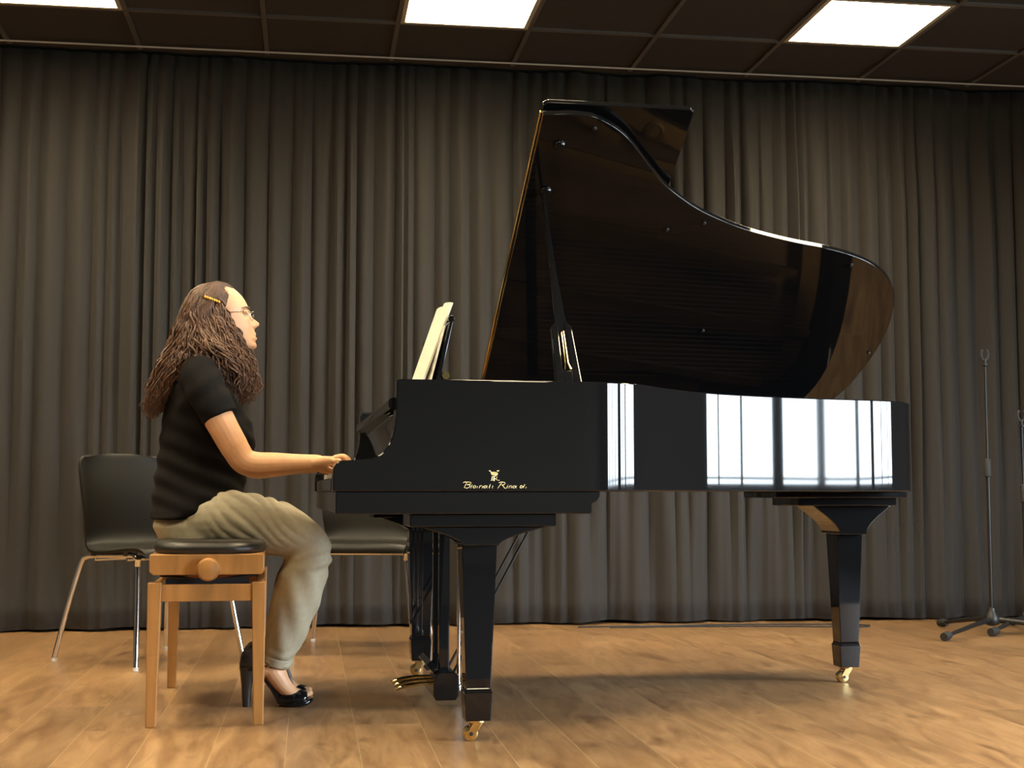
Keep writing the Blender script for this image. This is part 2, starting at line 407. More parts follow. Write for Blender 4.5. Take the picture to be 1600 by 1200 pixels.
# ---------------------------------------------------------------- the grand piano (all shapes in the piano's u, v, z)
NV, FV, ZB, ZT = 3.696, 5.340, .683, .984
PO = (1.20, 4.518, 0)
piano = thing('grand_piano', PO, 'black glossy grand piano with raised lid and gold lettering on its side', 'piano')
outline = [(.80,3.696),(.86,3.6965),(.92,3.704),(.97,3.724),(1.015,3.758),(1.10,3.857),(1.24,4.005),(1.42,4.115),(1.62,4.193),(1.80,4.240),(1.93,4.268),(2.02,4.300),(2.10,4.358),(2.165,4.455),(2.205,4.58),(2.225,4.75),(2.225,4.95),(2.19,5.14),(2.11,5.27),(1.98,5.335),(1.85,5.340),(1.75,5.340)]
oc = smooth_path(crom([(a, b, 0) for a, b in outline], 10), 30)
oc = [p for p in oc]
def offset(path, d):
    out = []
    for i, p in enumerate(path):
        t = (path[min(i+1, len(path)-1)] - path[max(i-1, 0)]).normalized(); n_ = Vector((-t.y, t.x, 0)); out.append(p + n_*d)
    return out
def rim_mesh(path, th, z0, z1):
    inn = offset(path, th); P = []
    for a, b in zip(path, inn):
        P.append([(a.x,a.y,z0),(a.x,a.y,z1),(b.x,b.y,z1),(b.x,b.y,z0)])
    return P
cheek = [(.157,ZB),(.157,.735),(.160,.750),(.168,.760),(.180,.765),(.235,.767),(.262,.771),(.285,.783),(.302,.802),(.314,.828),(.321,.858),(.3235,.89),(.3245,.93),(.325,ZT)]
rim = MB()
def side(poly, a, b):   # a flat side without the end face where the bent rim joins it
    n0 = len(rim.f); rim.prism(poly, a, b); k = n0 + len(poly) - 2; del rim.f[k]; del rim.sm[k]
side(cheek + [(.80,ZT),(.80,ZB)], NV, NV+.075)
side(cheek + [(1.75,ZT),(1.75,ZB)], FV-.075, FV)
rp = rim_mesh(oc, .075, ZB, ZT)
n_ = len(rp); o_ = len(rim.v); rim.v += [q for r_ in rp for q in r_]
for i in range(n_-1):
    for j in range(4):
        k = (j+1) % 4; rim.f.append((o_+i*4+j, o_+i*4+k, o_+(i+1)*4+k, o_+(i+1)*4+j)); rim.sm.append(True)
rim.sm = [True]*len(rim.sm)
rim.build('rim', M['lacquer'], piano, bevel=.0035, sharp=30, weld=.002)
# closed body below: soundboard with beams
floorpoly = [(.80, NV+.07)] + [(p.x, p.y) for p in offset(oc, .07)][2:-2] + [(1.75, FV-.07), (.44, FV-.07), (.44, NV+.07)]
MB().prism(floorpoly, .80, .815, 'z').build('soundboard', M['board'], piano)
for (a, b, c, d) in ((.9,3.80,1.6,5.26),(1.25,4.10,1.75,5.26),(1.75,4.30,1.5,5.26)):
    dx, dy = c-a, d-b; l = math.hypot(dx, dy); nx, ny = -dy/l*.04, dx/l*.04
    MB().prism([(a-nx,b-ny),(c-nx,d-ny),(c+nx,d+ny),(a+nx,b+ny)], .70, .80, 'z').build('beam', M['lacquer_matte'], piano, bevel=.004)
# key bed and slip
kb = MB(); kb.prism([(.165,.622),(.165,.683),(.885,.683),(.884,.668),(.876,.655),(.862,.648),(.861,.622)], NV+.004, FV-.004)
kb.build('key_bed', M['lacquer'], piano, bevel=.003)
for (a, b) in ((NV+.075, 3.895), (5.141, FV-.075)):
    MB().box(.175, .335, a, b, .683, .748).build('key_block', M['lacquer'], piano, bevel=.006)
MB().box(.160, .180, 3.895, 5.141, .683, .722).build('key_slip', M['lacquer'], piano, bevel=.004)
# 52 white and 36 black keys
KW = 1.230/52; whites = []
wm = MB().box(.186, .336, -KW/2+.0006, KW/2-.0006, .726, .744).mesh('white_key', PO); wm.materials.append(M['ivory'])
bmk = MB().frustum((.288,0,.744),(.048,.0058,0),(.290,0,.755),(.045,.0045,0)).mesh('black_key', PO); bmk.materials.append(M['ebony'])
pat = [0,1,3,4,5]   # white keys (from C) that carry a black key at their upper side
for i in range(52):
    o = bpy.data.objects.new('white_key', wm); COL.objects.link(o); o.parent = piano
    vv = 5.133 - KW*(i+.5); o.location = (0, vv, 0)
    if (i + 5) % 7 in pat and i < 51:
        o = bpy.data.objects.new('black_key', bmk); COL.objects.link(o); o.parent = piano; o.location = (0, vv-KW/2, 0)
# fallboard
fb = [(.342,.748),(.348,.80),(.347,.85),(.338,.888),(.322,.904),(.312,.912),(.310,.928),(.318,.938),(.345,.940),(.364,.925),(.372,.88),(.374,.80),(.370,.748)]
fbc = [(p.x, p.y) for p in crom([(a,b,0) for a,b in fb], 4)]
MB().prism(fbc, NV+.080, FV-.080, smooth=True).build('fallboard', M['lacquer'], piano, sharp=60)
MB().box(.374, .44, NV+.075, FV-.075, .76, .915).build('name_board', M['lacquer'], piano, bevel=.003)
# iron plate, tuning pins, strings, dampers
inner = offset(oc, .10)
pl = MB(); ring = rim_mesh(inner[4:-4], .075, .895, .905)
for i in range(len(ring)-1):
    o_ = len(pl.v); pl.v += ring[i] + ring[i+1]
    for j in range(4):
        k = (j+1) % 4; pl.f.append((o_+j, o_+k, o_+4+k, o_+4+j)); pl.sm.append(False)
pl.box(.44, .74, NV+.08, FV-.08, .893, .905); pl.box(.70, 1.7, FV-.16, FV-.08, .893, .905); pl.box(.70, .86, NV+.08, NV+.18, .893, .905)
for (a, b, c, d) in ((.72,3.95,1.25,4.25),(.72,4.22,1.72,4.46),(.72,4.50,2.02,4.75),(.72,4.80,2.12,5.0),(.72,5.05,1.95,5.22)):
    dx, dy = c-a, d-b; l = math.hypot(dx, dy); nx, ny = -dy/l*.016, dx/l*.016
    pl.prism([(a-nx,b-ny),(c-nx,d-ny),(c+nx,d+ny),(a+nx,b+ny)], .895, .925, 'z')
for (a, b, r_) in ((.60,3.86,.035),(.95,3.93,.04),(1.16,4.10,.045),(1.40,4.27,.04),(1.70,4.38,.04),(1.95,4.46,.04)):
    pl.lathe((a,b,0), [(r_,.905),(r_,.915),(r_*.72,.918),(r_*.55,.908),(0.001,.908)], 20)
pl.build('iron_plate', M['plate'], piano, fix=False)
st = MB()
for i in range(64):
    t = i/63; v0 = lerp(3.90, 5.18, t); u1 = 1.02 + 1.08*min(1, t*1.35)**.8; v1 = v0 + .02 + .10*(1-t)
    v1 = min(v1, 5.22); st.tube([(.60,v0,.918),(.78,v0+.004,.921),(u1,v1,.916)], .0011, 4, cap=False)
tag(st.build('strings', M['steel'], piano), None, None, kind='stuff')
dp = MB()
for i in range(60):
    t = i/59; v0 = lerp(3.98, 5.18, t); dp.box(.86+.12*t, .90+.12*t, v0-.006, v0+.006, .922, .945)
tag(dp.build('dampers', M['ebony'], piano), None, None, kind='stuff')
tp = MB()
for i in range(110):
    tp.lathe((.50+.045*(i%4), lerp(3.88,5.2,i/109), 0), [(.0032,.905),(.0032,.935),(.001,.936)], 6)
tag(tp.build('tuning_pins', M['steel'], piano), None, None, kind='stuff')
# music desk: shelf and leaning panel with a turned top
MB().box(.40, .76, 3.98, 5.06, .945, .958).build('music_shelf', M['lacquer'], piano, bevel=.003)
dk = MB(); dz0, dz1 = .962, 1.205
def desk_u(z): return .478 + (z-.985)*.215
dpoly = [(desk_u(dz0)-.0, dz0),(desk_u(dz1), dz1),(desk_u(dz1)+.013, dz1+.003),(desk_u(dz0)+.013, dz0)]
dk.prism(dpoly, 4.16, 4.90)
dk.tube([(desk_u(dz1)+.006,4.155,dz1+.004),(desk_u(dz1)+.006,4.905,dz1+.004)], .010, 14)
desk = dk.build('music_desk', M['lacquer'], piano, bevel=.002)
kn = MB(); kn.lathe((.515,4.17,1.035), [(.012,-.012),(.014,-.006),(.014,.004),(.008,.010)], 16, 'y'); kn.build('desk_hinge', M['brass'], desk)
for v_ in (4.19, 4.84): MB().prism([(.498,.96),(.505,1.035),(.520,1.035),(.575,.96)], v_, v_+.025).build('desk_support', M['lacquer_matte'], desk, bevel=.002)
# legs
def leg(u, v, plates, console):
    l = MB()
    for (a, b, z0, z1, hw) in plates: l.box(a, b, v-hw, v+hw, z0, z1)
    c0, c1, z1, z0 = console
    L_, R_ = [], []
    for k in range(9):
        t = k/8; e_ = 1-math.sin(t*PI/2)
        L_.append((lerp(u-.050, c0, (1-t)**1.9), lerp(z1, z0, t**.85))); R_.append((lerp(u+.050, c1, (1-t)**1.9), lerp(z1, z0, t**.85)))
    l.prism(L_ + R_[::-1], v-.085, v+.085)
    top = l.build('leg', M['lacquer'], piano, bevel=.003)
    s = MB(); s.frustum((u,v,.145),(.035,.035,0),(u,v,z0+.001),(.049,.049,0))
    s.frustum((u,v,.135),(.0375,.0375,0),(u,v,.146),(.034,.034,0)); s.frustum((u,v,.056),(.035,.035,0),(u,v,.135),(.0395,.0395,0))
    s.build('leg_shaft', M['lacquer'], top, bevel=.0025)
    c = MB(); c.lathe((u,v,0), [(.026,.056),(.026,.050),(.014,.048),(.013,.040)], 16)
    for sgn in (-1, 1):
        c.prism([(u+.016,.052),(u-.012,.052),(u-.026,.028),(u-.024,.016),(u-.014,.014),(u-.004,.022)], v+sgn*.019-.0025, v+sgn*.019+.0025)
    c.tube([(u-.018,v-.022,.0205),(u-.018,v+.022,.0205)], .005, 10)
    ct = c.build('caster', M['brass'], top, bevel=.001)
    wl = MB()
    wl.lathe((u-.018, v, .0205), [(.012,-.016),(.0195,-.014),(.0205,-.010),(.0205,.010),(.0195,.014),(.012,.016)], 22, 'y')
    wl.build('wheel', M['brass'], ct)
    MB().lathe((u-.018, v, .0205), [(.0055,-.0225),(.0055,.0225)], 12, 'y').build('axle', M['standmetal'], ct)
    return top
leg(.563, 3.83, [(.366,.768,.587,.622,.10)], (.395,.745,.587,.535))
leg(.553, 5.215, [(.366,.768,.587,.622,.10)], (.395,.745,.587,.535))
leg(2.045, 4.76, [(1.726,2.212,.661,.683,.17),(1.822,2.19,.633,.661,.13)], (1.895,2.19,.633,.530))
# pedal lyre
lt = MB(); lt.box(.46, .62, 4.33, 4.70, .590, .622); ly = lt.build('lyre', M['lacquer'], piano, bevel=.004)
for v_ in (4.435, 4.600):
    m_ = MB(); m_.frustum((.545,v_,.11),(.017,.014,0),(.545,v_,.600),(.017,.018,0)); m_.build('lyre_post', M['lacquer'], ly, bevel=.004)
bx = MB(); bx.prism([(.512,.030),(.505,.045),(.505,.098),(.520,.118),(.572,.118),(.586,.102),(.586,.045),(.576,.030)], 4.36, 4.675)
bx.build('pedal_box', M['lacquer'], ly, bevel=.004)
MB().prism([(.512,.108),(.486,.136),(.500,.150),(.534,.116)], 4.40, 4.635).build('box_flap', M['lacquer'], ly, bevel=.002)
for v_ in (4.435, 4.518, 4.600):
    pm = MB(); pts = [(.515,v_,.076),(.47,v_,.075),(.43,v_,.070),(.405,v_,.064),(.393,v_,.058)]
    pm.tube(pts, [.0055,.0055,.0065,.007,.005], 12, ell=[1.1,1.2,1.9,2.6,1.9]); pm.build('pedal', M['brass'], ly)
    MB().tube([(.604+.010*(v_-4.518)/.083,v_,.060),(.604+.010*(v_-4.518)/.083,v_,.622)], .0048, 10).build('pedal_rod', M['chrome'], ly)
    MB().lathe((.604+.010*(v_-4.518)/.083,v_,0), [(.008,.050),(.009,.056),(.009,.066),(.006,.070)], 12).build('rod_nut', M['chrome'], ly)
for v_ in (4.45, 4.585):
    MB().tube([(.580,v_,.108),(.862,v_,.625)], .0045, 10).build('brace_rod', M['standmetal'], ly)
# the lid: hinged on the far side, opened 31 degrees, with its front flap folded back on top
AL = math.radians(31.1); HG = Vector((0, FV, .985)); WD = Vector((0, -math.cos(AL), math.sin(AL))); LN = Vector((0, math.sin(AL), math.cos(AL)))
def lidP(u, w_, h_): p_ = Vector((u, 0, 0)) + HG + WD*w_ + LN*h_; return (p_.x, p_.y, p_.z)
lo = [(.783,1.585),(.86,1.596),(.925,1.594),(.960,1.580),(1.001,1.558),(1.041,1.528),(1.070,1.500),(1.100,1.466),(1.133,1.424),(1.184,1.362),(1.238,1.300),(1.338,1.222),(1.418,1.174),(1.524,1.125),(1.623,1.090),(1.759,1.054),(1.869,1.033),(2.000,.992),(2.093,.940),(2.156,.885),(2.205,.815),(2.240,.725),(2.265,.60),(2.272,.48),(2.262,.34),(2.235,.18),(2.17,.07),(2.06,.012),(1.96,0.0)]
lc = smooth_path(crom([(a, b, 0) for a, b in lo[1:]], 6), 10)
lpoly = [(.783,0.0),(.783,1.588)] + [(p.x, p.y) for p in lc]
def plate_mesh(poly, h0, h1):
    m_ = MB(); n = len(poly)
    m_.v = [lidP(a, b, h0) for a, b in poly] + [lidP(a, b, h1) for a, b in poly]
    for i in range(n): j = (i+1) % n; m_.f.append((i, j, n+j, n+i)); m_.sm.append(True)
    m_.f.append(tuple(range(n))[::-1]); m_.f.append(tuple(range(n, 2*n))); m_.sm += [False, False]
    return m_
lid = plate_mesh(lpoly, 0, .019).build('lid', M['lacquer'], piano, bevel=.002)
fl = [(.790,0.0),(.786,1.590),(.80,1.602),(1.245,1.602),(1.258,1.590),(1.250,0.0)]
plate_mesh(fl, .040, .056).build('lid_flap', M['lacquer'], lid, bevel=.002)
hn = MB()
hn.tube([lidP(.781, .01, .029), lidP(.781, 1.575, .029)], .0055, 10)
hn.build('hinge', M['brass'], lid)
def button(u, w_, r_, name, mt, h_=.008):
    m_ = MB(); n = 18; rows = [(r_,0),(r_*.95,-h_*.6),(r_*.7,-h_),(r_*.2,-h_)]
    P = []
    for rr, hh in rows: P.append([lidP(u+rr*math.cos(2*PI*k/n), w_+rr*math.sin(2*PI*k/n), hh) for k in range(n)])
    m_.grid(P, closed=True); o_ = len(m_.v)-n; m_.f.append(tuple(range(o_, o_+n))); m_.sm.append(True)
    m_.build(name, mt, lid)
def lidat(x, y):
    d = _F*FPX + _R*(x-800) - _U*(y-600); d = Vector((d.dot(EU), d.dot(EV), d.z)); C = Vector((0,0,CAM_H))
    t = (HG - C).dot(LN)/d.dot(LN); P_ = C + d*t; return P_.x, (P_-HG).dot(WD)
for (x, y) in ((929,200),(1042,358),(1100,348),(1330,413),(1357,551),(1098,516)):
    a, b = lidat(x, y); button(a, b, .007, 'lid_bumper', M['rubber'], .007)
for (x, y) in ((864,226),(843,298)):
    a, b = lidat(x, y); button(a+.02, b, .020, 'prop_socket', M['lacquer'], .012)
# prop stick
pt = Vector(lidP(.834, 1.262, -.006)); pb = Vector((.822, 3.815, .985)); ax = (pt-pb); Lp = ax.length; ax.normalize()
sd = Vector((1,0,0)) - ax*ax.x; sd.normalize(); nn = ax.cross(sd)
def PS(a, s_, n2): q = pb + ax*a + sd*s_ + nn*n2; return (q.x, q.y, q.z)
ps = MB()
def slab(pts_lo, pts_hi, th):
    n = len(pts_lo)
    poly = pts_lo + pts_hi[::-1]
    vs = [PS(a, s_, -th) for a, s_ in poly] + [PS(a, s_, th) for a, s_ in poly]; k = len(poly)
    fs = [(i, (i+1) % k, k+(i+1) % k, k+i) for i in range(k)] + [tuple(range(k))[::-1], tuple(range(k, 2*k))]
    ps.add(vs, fs)
# wide foot with a slot: two cheeks joined above and below
slab([(0,-.038),(.21,-.030),(.225,-.020)], [(0,-.014),(.21,-.010),(.225,-.010)], .010)
slab([(0,.014),(.21,.010),(.225,.010)], [(0,.038),(.21,.030),(.225,.020)], .010)
slab([(0,-.015),(.045,-.015)], [(0,.015),(.045,.015)], .0095)
slab([(.19,-.012),(.225,-.020),(.26,-.015),(.45,-.0085),(Lp,-.0045)], [(.19,.012),(.225,.020),(.26,.015),(.45,.0085),(Lp,.0045)], .007)
prop = ps.build('lid_prop', M['lacquer'], piano, bevel=.003)
pc = MB(); pc.tube([PS(.05,-.006,-.006),PS(.07,-.004,-.010),PS(.185,-.003,-.010),PS(.19,.003,-.010),PS(.07,.004,-.010),PS(.05,.012,-.008)], .0022, 8); pc.build('prop_catch', M['brass'], prop)
# gold lettering and crown on the near side
def stroke(m_, pts, r_=.0011):
    P = [at(700+x/10., 720+y/10., NV-.0006) for x, y in pts]
    P = [(a, NV-.0004, c) for a, b, c in P]
    m_.tube(P, r_, 6, ell=1, up=(0,1,0))
def ell(cx, cy, a, b, n=14, t0=0, t1=2*PI): return [(cx+a*math.cos(lerp(t0,t1,k/n))-.35*b*math.sin(lerp(t0,t1,k/n)), cy+b*math.sin(lerp(t0,t1,k/n))) for k in range(n+1)]
lt = MB()
S = [[(235,345),(260,332),(350,334),(362,346),(345,365),(298,374)],[(298,374),(340,378),(345,395),(325,420),(290,428),(250,415)],[(295,340),(255,412)],
 [(378,372),(352,430)],ell(412,408,20,18),[(462,395),(450,428)],[(500,388),(484,428)],[(496,402),(515,388),(528,392)],[(545,392),(532,428)],ell(578,408,20,18),[(612,388),(602,424),(618,426)],
 [(662,368),(640,418),(648,428)],[(702,388),(688,424),(700,430)],
 [(795,345),(825,334),(880,336),(893,352),(875,374),(838,380)],[(838,345),(775,432)],[(850,380),(885,428),(905,430)],[(932,388),(915,428)],[(940,368),(938,372)],
 [(965,388),(948,428)],[(960,402),(985,386),(998,394),(985,428)],ell(1032,408,20,18),[(1072,388),(1058,424),(1072,428)],ell(1145,408,20,18),[(1200,366),(1172,428)],[(1222,405),(1214,430)]]
for s_ in S: stroke(lt, s_)
lt.build('lettering', M['gold'], piano)
cw = MB()
for s_ in ([(640,152),(662,156),(668,172),(680,205)],[(640,156),(664,170)],[(762,158),(802,152),(786,168),(765,160)],[(668,190),(700,180),(745,182),(778,196)],[(672,204),(720,196),(778,204),(772,222),(720,226),(678,216)],[(690,212),(760,212)],
           [(688,242),(682,304)],[(688,242),(704,246),(700,268),(686,272)],[(690,272),(706,282),(700,304),(668,306)],[(716,238),(716,316)],[(716,240),(758,242),(768,258),(752,276),(720,280)],[(740,280),(768,302),(806,306)],[(724,240),(724,314)]): stroke(cw, s_, .0010)
cw.build('crown_emblem', M['gold'], piano)

# ---------------------------------------------------------------- sheet music on the desk
def book(name, bl, tl, tr, br2, th, label):
    """a block of pages leaning on the desk; corners bottom-near, top-near, top-far, bottom-far"""
    c = [Vector(q) for q in (bl, tl, tr, br2)]; nrm = (c[1]-c[0]).cross(c[3]-c[0]).normalized()
    if nrm.x > 0: nrm = -nrm
    t = thing(name, ((c[0].x), (c[0].y+c[3].y)/2, c[0].z), label, 'sheet music')
    P = []; n = 14
    for i in range(n+1):
        s_ = i/n; bow = .008*abs(math.sin(2*PI*s_))
        a = c[0].lerp(c[3], s_) + nrm*bow; b = c[1].lerp(c[2], s_) + nrm*bow + Vector((0,0,.006*math.sin(PI*s_)))
        P.append((a, b))
    m_ = MB(); o_ = 0
    rows = [[tuple(a + nrm*th), tuple(b + nrm*th), tuple(b), tuple(a)] for a, b in P]
    m_.grid(rows, closed=True, smooth=False); k = len(m_.v)
    m_.f += [(0,1,2,3), (k-4,k-3,k-2,k-1)]; m_.sm += [False, False]
    m_.build('pages', M['paper'], t, sharp=30); return t
def lean(z, v, u0=.440, k=.40): return (u0 + (z-.985)*k, v, z)
book('sheet_music', (.432,4.19,.962), (.541,4.19,1.262), (.548,4.66,1.288), (.436,4.66,.962), .006, 'thick open cream sheet music leaning on the music desk of the piano')
book('sheet_music', (.458,4.17,.962), (.515,4.17,1.188), (.520,4.50,1.192), (.462,4.50,.962), .003, 'thin cream booklet standing behind the open sheet music against the music desk')

# ---------------------------------------------------------------- artist bench
BO = (-.185, 4.61, 0)
bench = thing('piano_bench', BO, 'orange-brown wooden piano bench with black leather pad the woman sits on', 'bench')
bu0, bu1, bv0, bv1 = -.356, -.015, 4.17, 5.05
for u_ in (bu0+.021, bu1-.021):
    for v_ in (bv0+.021, bv1-.021):
        s_ = MB(); k = 1 if u_ < BO[0] else -1
        s_.frustum((u_ - k*.004, v_, 0),(.0145,.0145,0),(u_, v_, .418),(.0205,.0205,0)); s_.build('leg', M['benchwood'], bench, bevel=.003)
ap = MB(); ap.box(bu0+.040, bu1-.040, bv0+.008, bv0+.028, .362, .412); ap.box(bu0+.040, bu1-.040, bv1-.028, bv1-.008, .362, .412)
ap.box(bu0+.008, bu0+.028, bv0+.040, bv1-.040, .362, .412); ap.box(bu1-.028, bu1-.008, bv0+.040, bv1-.040, .362, .412)
ap.build('apron', M['benchwood'], bench, bevel=.002)
sf = MB(); sf.prism([(bu0+.018,.440),(bu1-.014,.440),(bu1-.006,.450),(bu1-.006,.500),(bu0+.006,.500),(bu0+.006,.450)], bv0-.012, bv1+.012)
sf.build('seat_frame', M['benchwood'], bench, bevel=.003)
mech = MB(); mech.box(bu0+.05, bu1-.05, bv0+.03, bv0+.05, .400, .428)
for v_ in (bv0+.10, bv1-.10):
    mech.tube([(bu0+.03,v_,.39),(bu1-.03,v_,.435)], .006, 8); mech.tube([(bu0+.03,v_,.435),(bu1-.03,v_,.39)], .006, 8)
mech.tube([(-.18,bv0+.01,.456),(-.18,bv1-.01,.456)], .008, 10); mech.build('lift_mechanism', M['standmetal'], bench)
for v_, sg in ((bv0-.012, -1), (bv1+.012, 1)):
    kn = MB(); kn.lathe((-.181, v_, .457), [(.012,0),(.013,sg*.010),(.030,sg*.014),(.0335,sg*.022),(.0335,sg*.034),(.028,sg*.043),(.012,sg*.048),(.001,sg*.0485)], 28, 'y')
    kn.build('knob', M['benchwood'], bench)
pd = MB(); ny, nx = 30, 14; cu, hu, cv, hv = (bu0+bu1)/2, .168, 4.61, .455
P = []
for (sc_, z_) in ((.97,.500),(1.0,.506),(1.01,.514),(1.0,.522),(.975,.529),(.93,.534),(.8,.5365),(.5,.537),(.05,.537)):
    row = []
    for k in range(56):
        a = 2*PI*k/56; c_, s__ = math.cos(a), math.sin(a); e_ = 4.5
        rr = (abs(c_)**e_ + abs(s__)**e_)**(-1/e_)
        e2 = 1-(1-sc_)*.168/.455 if sc_ > .9 else sc_
        row.append((cu + hu*sc_*c_*rr, cv + hv*(e2)*s__*rr, z_))
    P.append(row)
pd.grid(P, closed=True); o_ = len(pd.v)-56; pd.f += [tuple(range(56))[::-1], tuple(range(o_, o_+56))]; pd.sm += [False, True]
pd.build('seat_pad', M['leather'], bench)

# ---------------------------------------------------------------- stacking chairs (own frame: x forward)
M['cap'] = mat('clear_foot_cap', (.55,.52,.48), .35)
def chair(loc, ang, label, group):
    t = thing('stacking_chair', loc, label, 'chair', group, rot=ang, frame='xy')
    prof = [(.215,.428),(.212,.444),(.19,.455),(.12,.455),(.03,.446),(-.06,.440),(-.13,.444),(-.175,.462),(-.198,.50),(-.208,.56),(-.218,.64),(-.232,.72),(-.248,.79),(-.256,.826),(-.262,.838)]
    wid = [.205,.212,.218,.222,.222,.22,.215,.205,.205,.215,.222,.225,.222,.205,.165]
    pc_ = crom([(a,0,b) for a,b in prof], 4); ws = [v.x for v in crom([(w_,0,0) for w_ in wid], 4)]
    P = []; nn_ = 17
    for i, (p_, w_) in enumerate(zip(pc_, ws)):
        back = max(0, min(1, (p_.z-.47)/.1)); row = []
        for k in range(nn_):
            s_ = -1 + 2*k/(nn_-1); y = s_*w_
            curl = abs(s_)**3
            row.append((p_.x + back*curl*.030, y, p_.z + (1-back)*(-.012*abs(s_)**5 + .006*s_*s_)))
        P.append(row)
    sh = MB(); sh.grid(P); o = sh.build('seat_shell', M['plastic'], t, sharp=80)
    so = o.modifiers.new('thick', 'SOLIDIFY'); so.thickness = .012; so.offset = -1
    b = o.modifiers.new('bevel', 'BEVEL'); b.width = .003; b.segments = 2; b.limit_method = 'ANGLE'
    for sg in (-1, 1):
        f = MB(); pts = [(-.275,sg*.275,.012),(-.235,sg*.245,.22),(-.195,sg*.215,.395),(-.175,sg*.205,.418),(-.14,sg*.200,.425),(0,sg*.200,.430),(.13,sg*.205,.434),(.165,sg*.210,.428),(.185,sg*.215,.405),(.215,sg*.235,.22),(.25,sg*.262,.012)]
        f.tube(smooth_path(crom(pts, 6), 3), .0105, 12); f.build('leg_frame', M['chrome'], t)
        for (a, c_) in ((-.276, .2755), (.2505, .2625)):
            MB().tube([(a,sg*c_,0),(a*.996,sg*c_*.996,.014)], .0118, 10).build('foot_cap', M['cap'], t)
    c = MB(); c.tube([(.10,-.205,.418),(.10,.205,.418)], .008, 10); c.tube([(-.12,-.205,.412),(-.12,.205,.412)], .008, 10); c.build('cross_bar', M['chrome'], t)
    bl = MB()
    for sg in (-1, 1): bl.box(-.13,-.10, sg*.200-.012, sg*.200+.012, .425, .438); bl.box(.09,.12, sg*.203-.012, sg*.203+.012, .43, .446)
    bl.build('seat_bracket', M['rubber'], t)
    for sg in (-1, 1): 
        MB().tube([(.185,sg*.215,.395),(.197,sg*.222,.425)], .013, 10).build('stacking_clip', M['chrome'], t)
    return t
chair((-.627,5.85,0), math.atan2(-.39,.36), 'black plastic chair with chrome legs standing behind the piano bench, left of the woman', 'black chairs by the curtain')
chair((.235,6.14,0), math.atan2(-.98,-.20), 'black plastic chair with chrome legs standing behind the piano keyboard, half hidden by the piano', 'black chairs by the curtain')

# ---------------------------------------------------------------- microphone stands
def mic_stand(loc, rot, h0, label, clip=True, feet=(0, 2.094, 4.189), rad=.42):
    t = thing('microphone_stand', loc, label, 'microphone stand', 'microphone stands', rot=rot, frame='xy')
    MB().lathe((0,0,0), [(.016,.040),(.034,.048),(.040,.062),(.036,.085),(.022,.105),(.018,.125),(.012,.128)], 20).build('base_hub', M['standmetal'], t)
    for a in feet:
        a, rad = a
        c_, s_ = math.cos(a), math.sin(a)
        f = MB().tube([(c_*.025,s_*.025,.068),(c_*.14,s_*.14,.060),(c_*rad*.97,s_*rad*.97,.024)], [.015,.012,.009], 10, ell=.8).build('foot', M['standmetal'], t)
        MB().tube([(c_*(rad-.045),s_*(rad-.045),.0265),(c_*(rad-.02),s_*(rad-.02),.024),(c_*(rad+.012),s_*(rad+.012),.0215)], [.016,.021,.019], 12).build('foot_tip', M['rubber'], f)
    hc = min(.80, h0*.62)
    MB().tube([(0,0,.10),(0,0,hc)], .0095, 12).build('lower_pole', M['standmetal'], t)
    MB().tube([(0,0,hc),(0,0,h0-.07)], .0058, 10).build('upper_pole', M['standmetal'], t)
    MB().lathe((0,0,0), [(.011,hc-.045),(.0165,hc-.040),(.0165,hc+.035),(.010,hc+.045)], 16).build('height_clutch', M['rubber'], t)
    MB().lathe((0,0,0), [(.006,h0-.088),(.018,h0-.085),(.018,h0-.080),(.007,h0-.077),(.007,h0-.055)], 16).build('top_collar', M['standmetal'], t)
    k = MB(); P_ = [(.018*math.sin(q), 0, h0-.030-.026*math.cos(q)*1.1) for q in np.linspace(-2.5, 2.5, 18)]
    P_ = [(a, b, c_) for a, b, c_ in P_]; k.tube(P_, .0048, 8, ell=1.3, up=(0,1,0)); k.build('microphone_clip', M['rubber'], t)
    return t
mic_stand((3.265,6.33,0), 0, 1.385, 'black microphone stand with an empty clip standing right of the piano before the curtain', feet=((math.atan2(-.30,-.395),.475), (math.atan2(.30,-.075),.37), (math.atan2(-.26,.335),.44)))
mic_stand((3.470,6.37,0), 0, 1.09, 'shorter microphone stand cut by the right edge of the picture', feet=((math.atan2(-.16,-.27),.31), (math.atan2(.35,.1),.34), (math.atan2(-.2,.4),.40)))
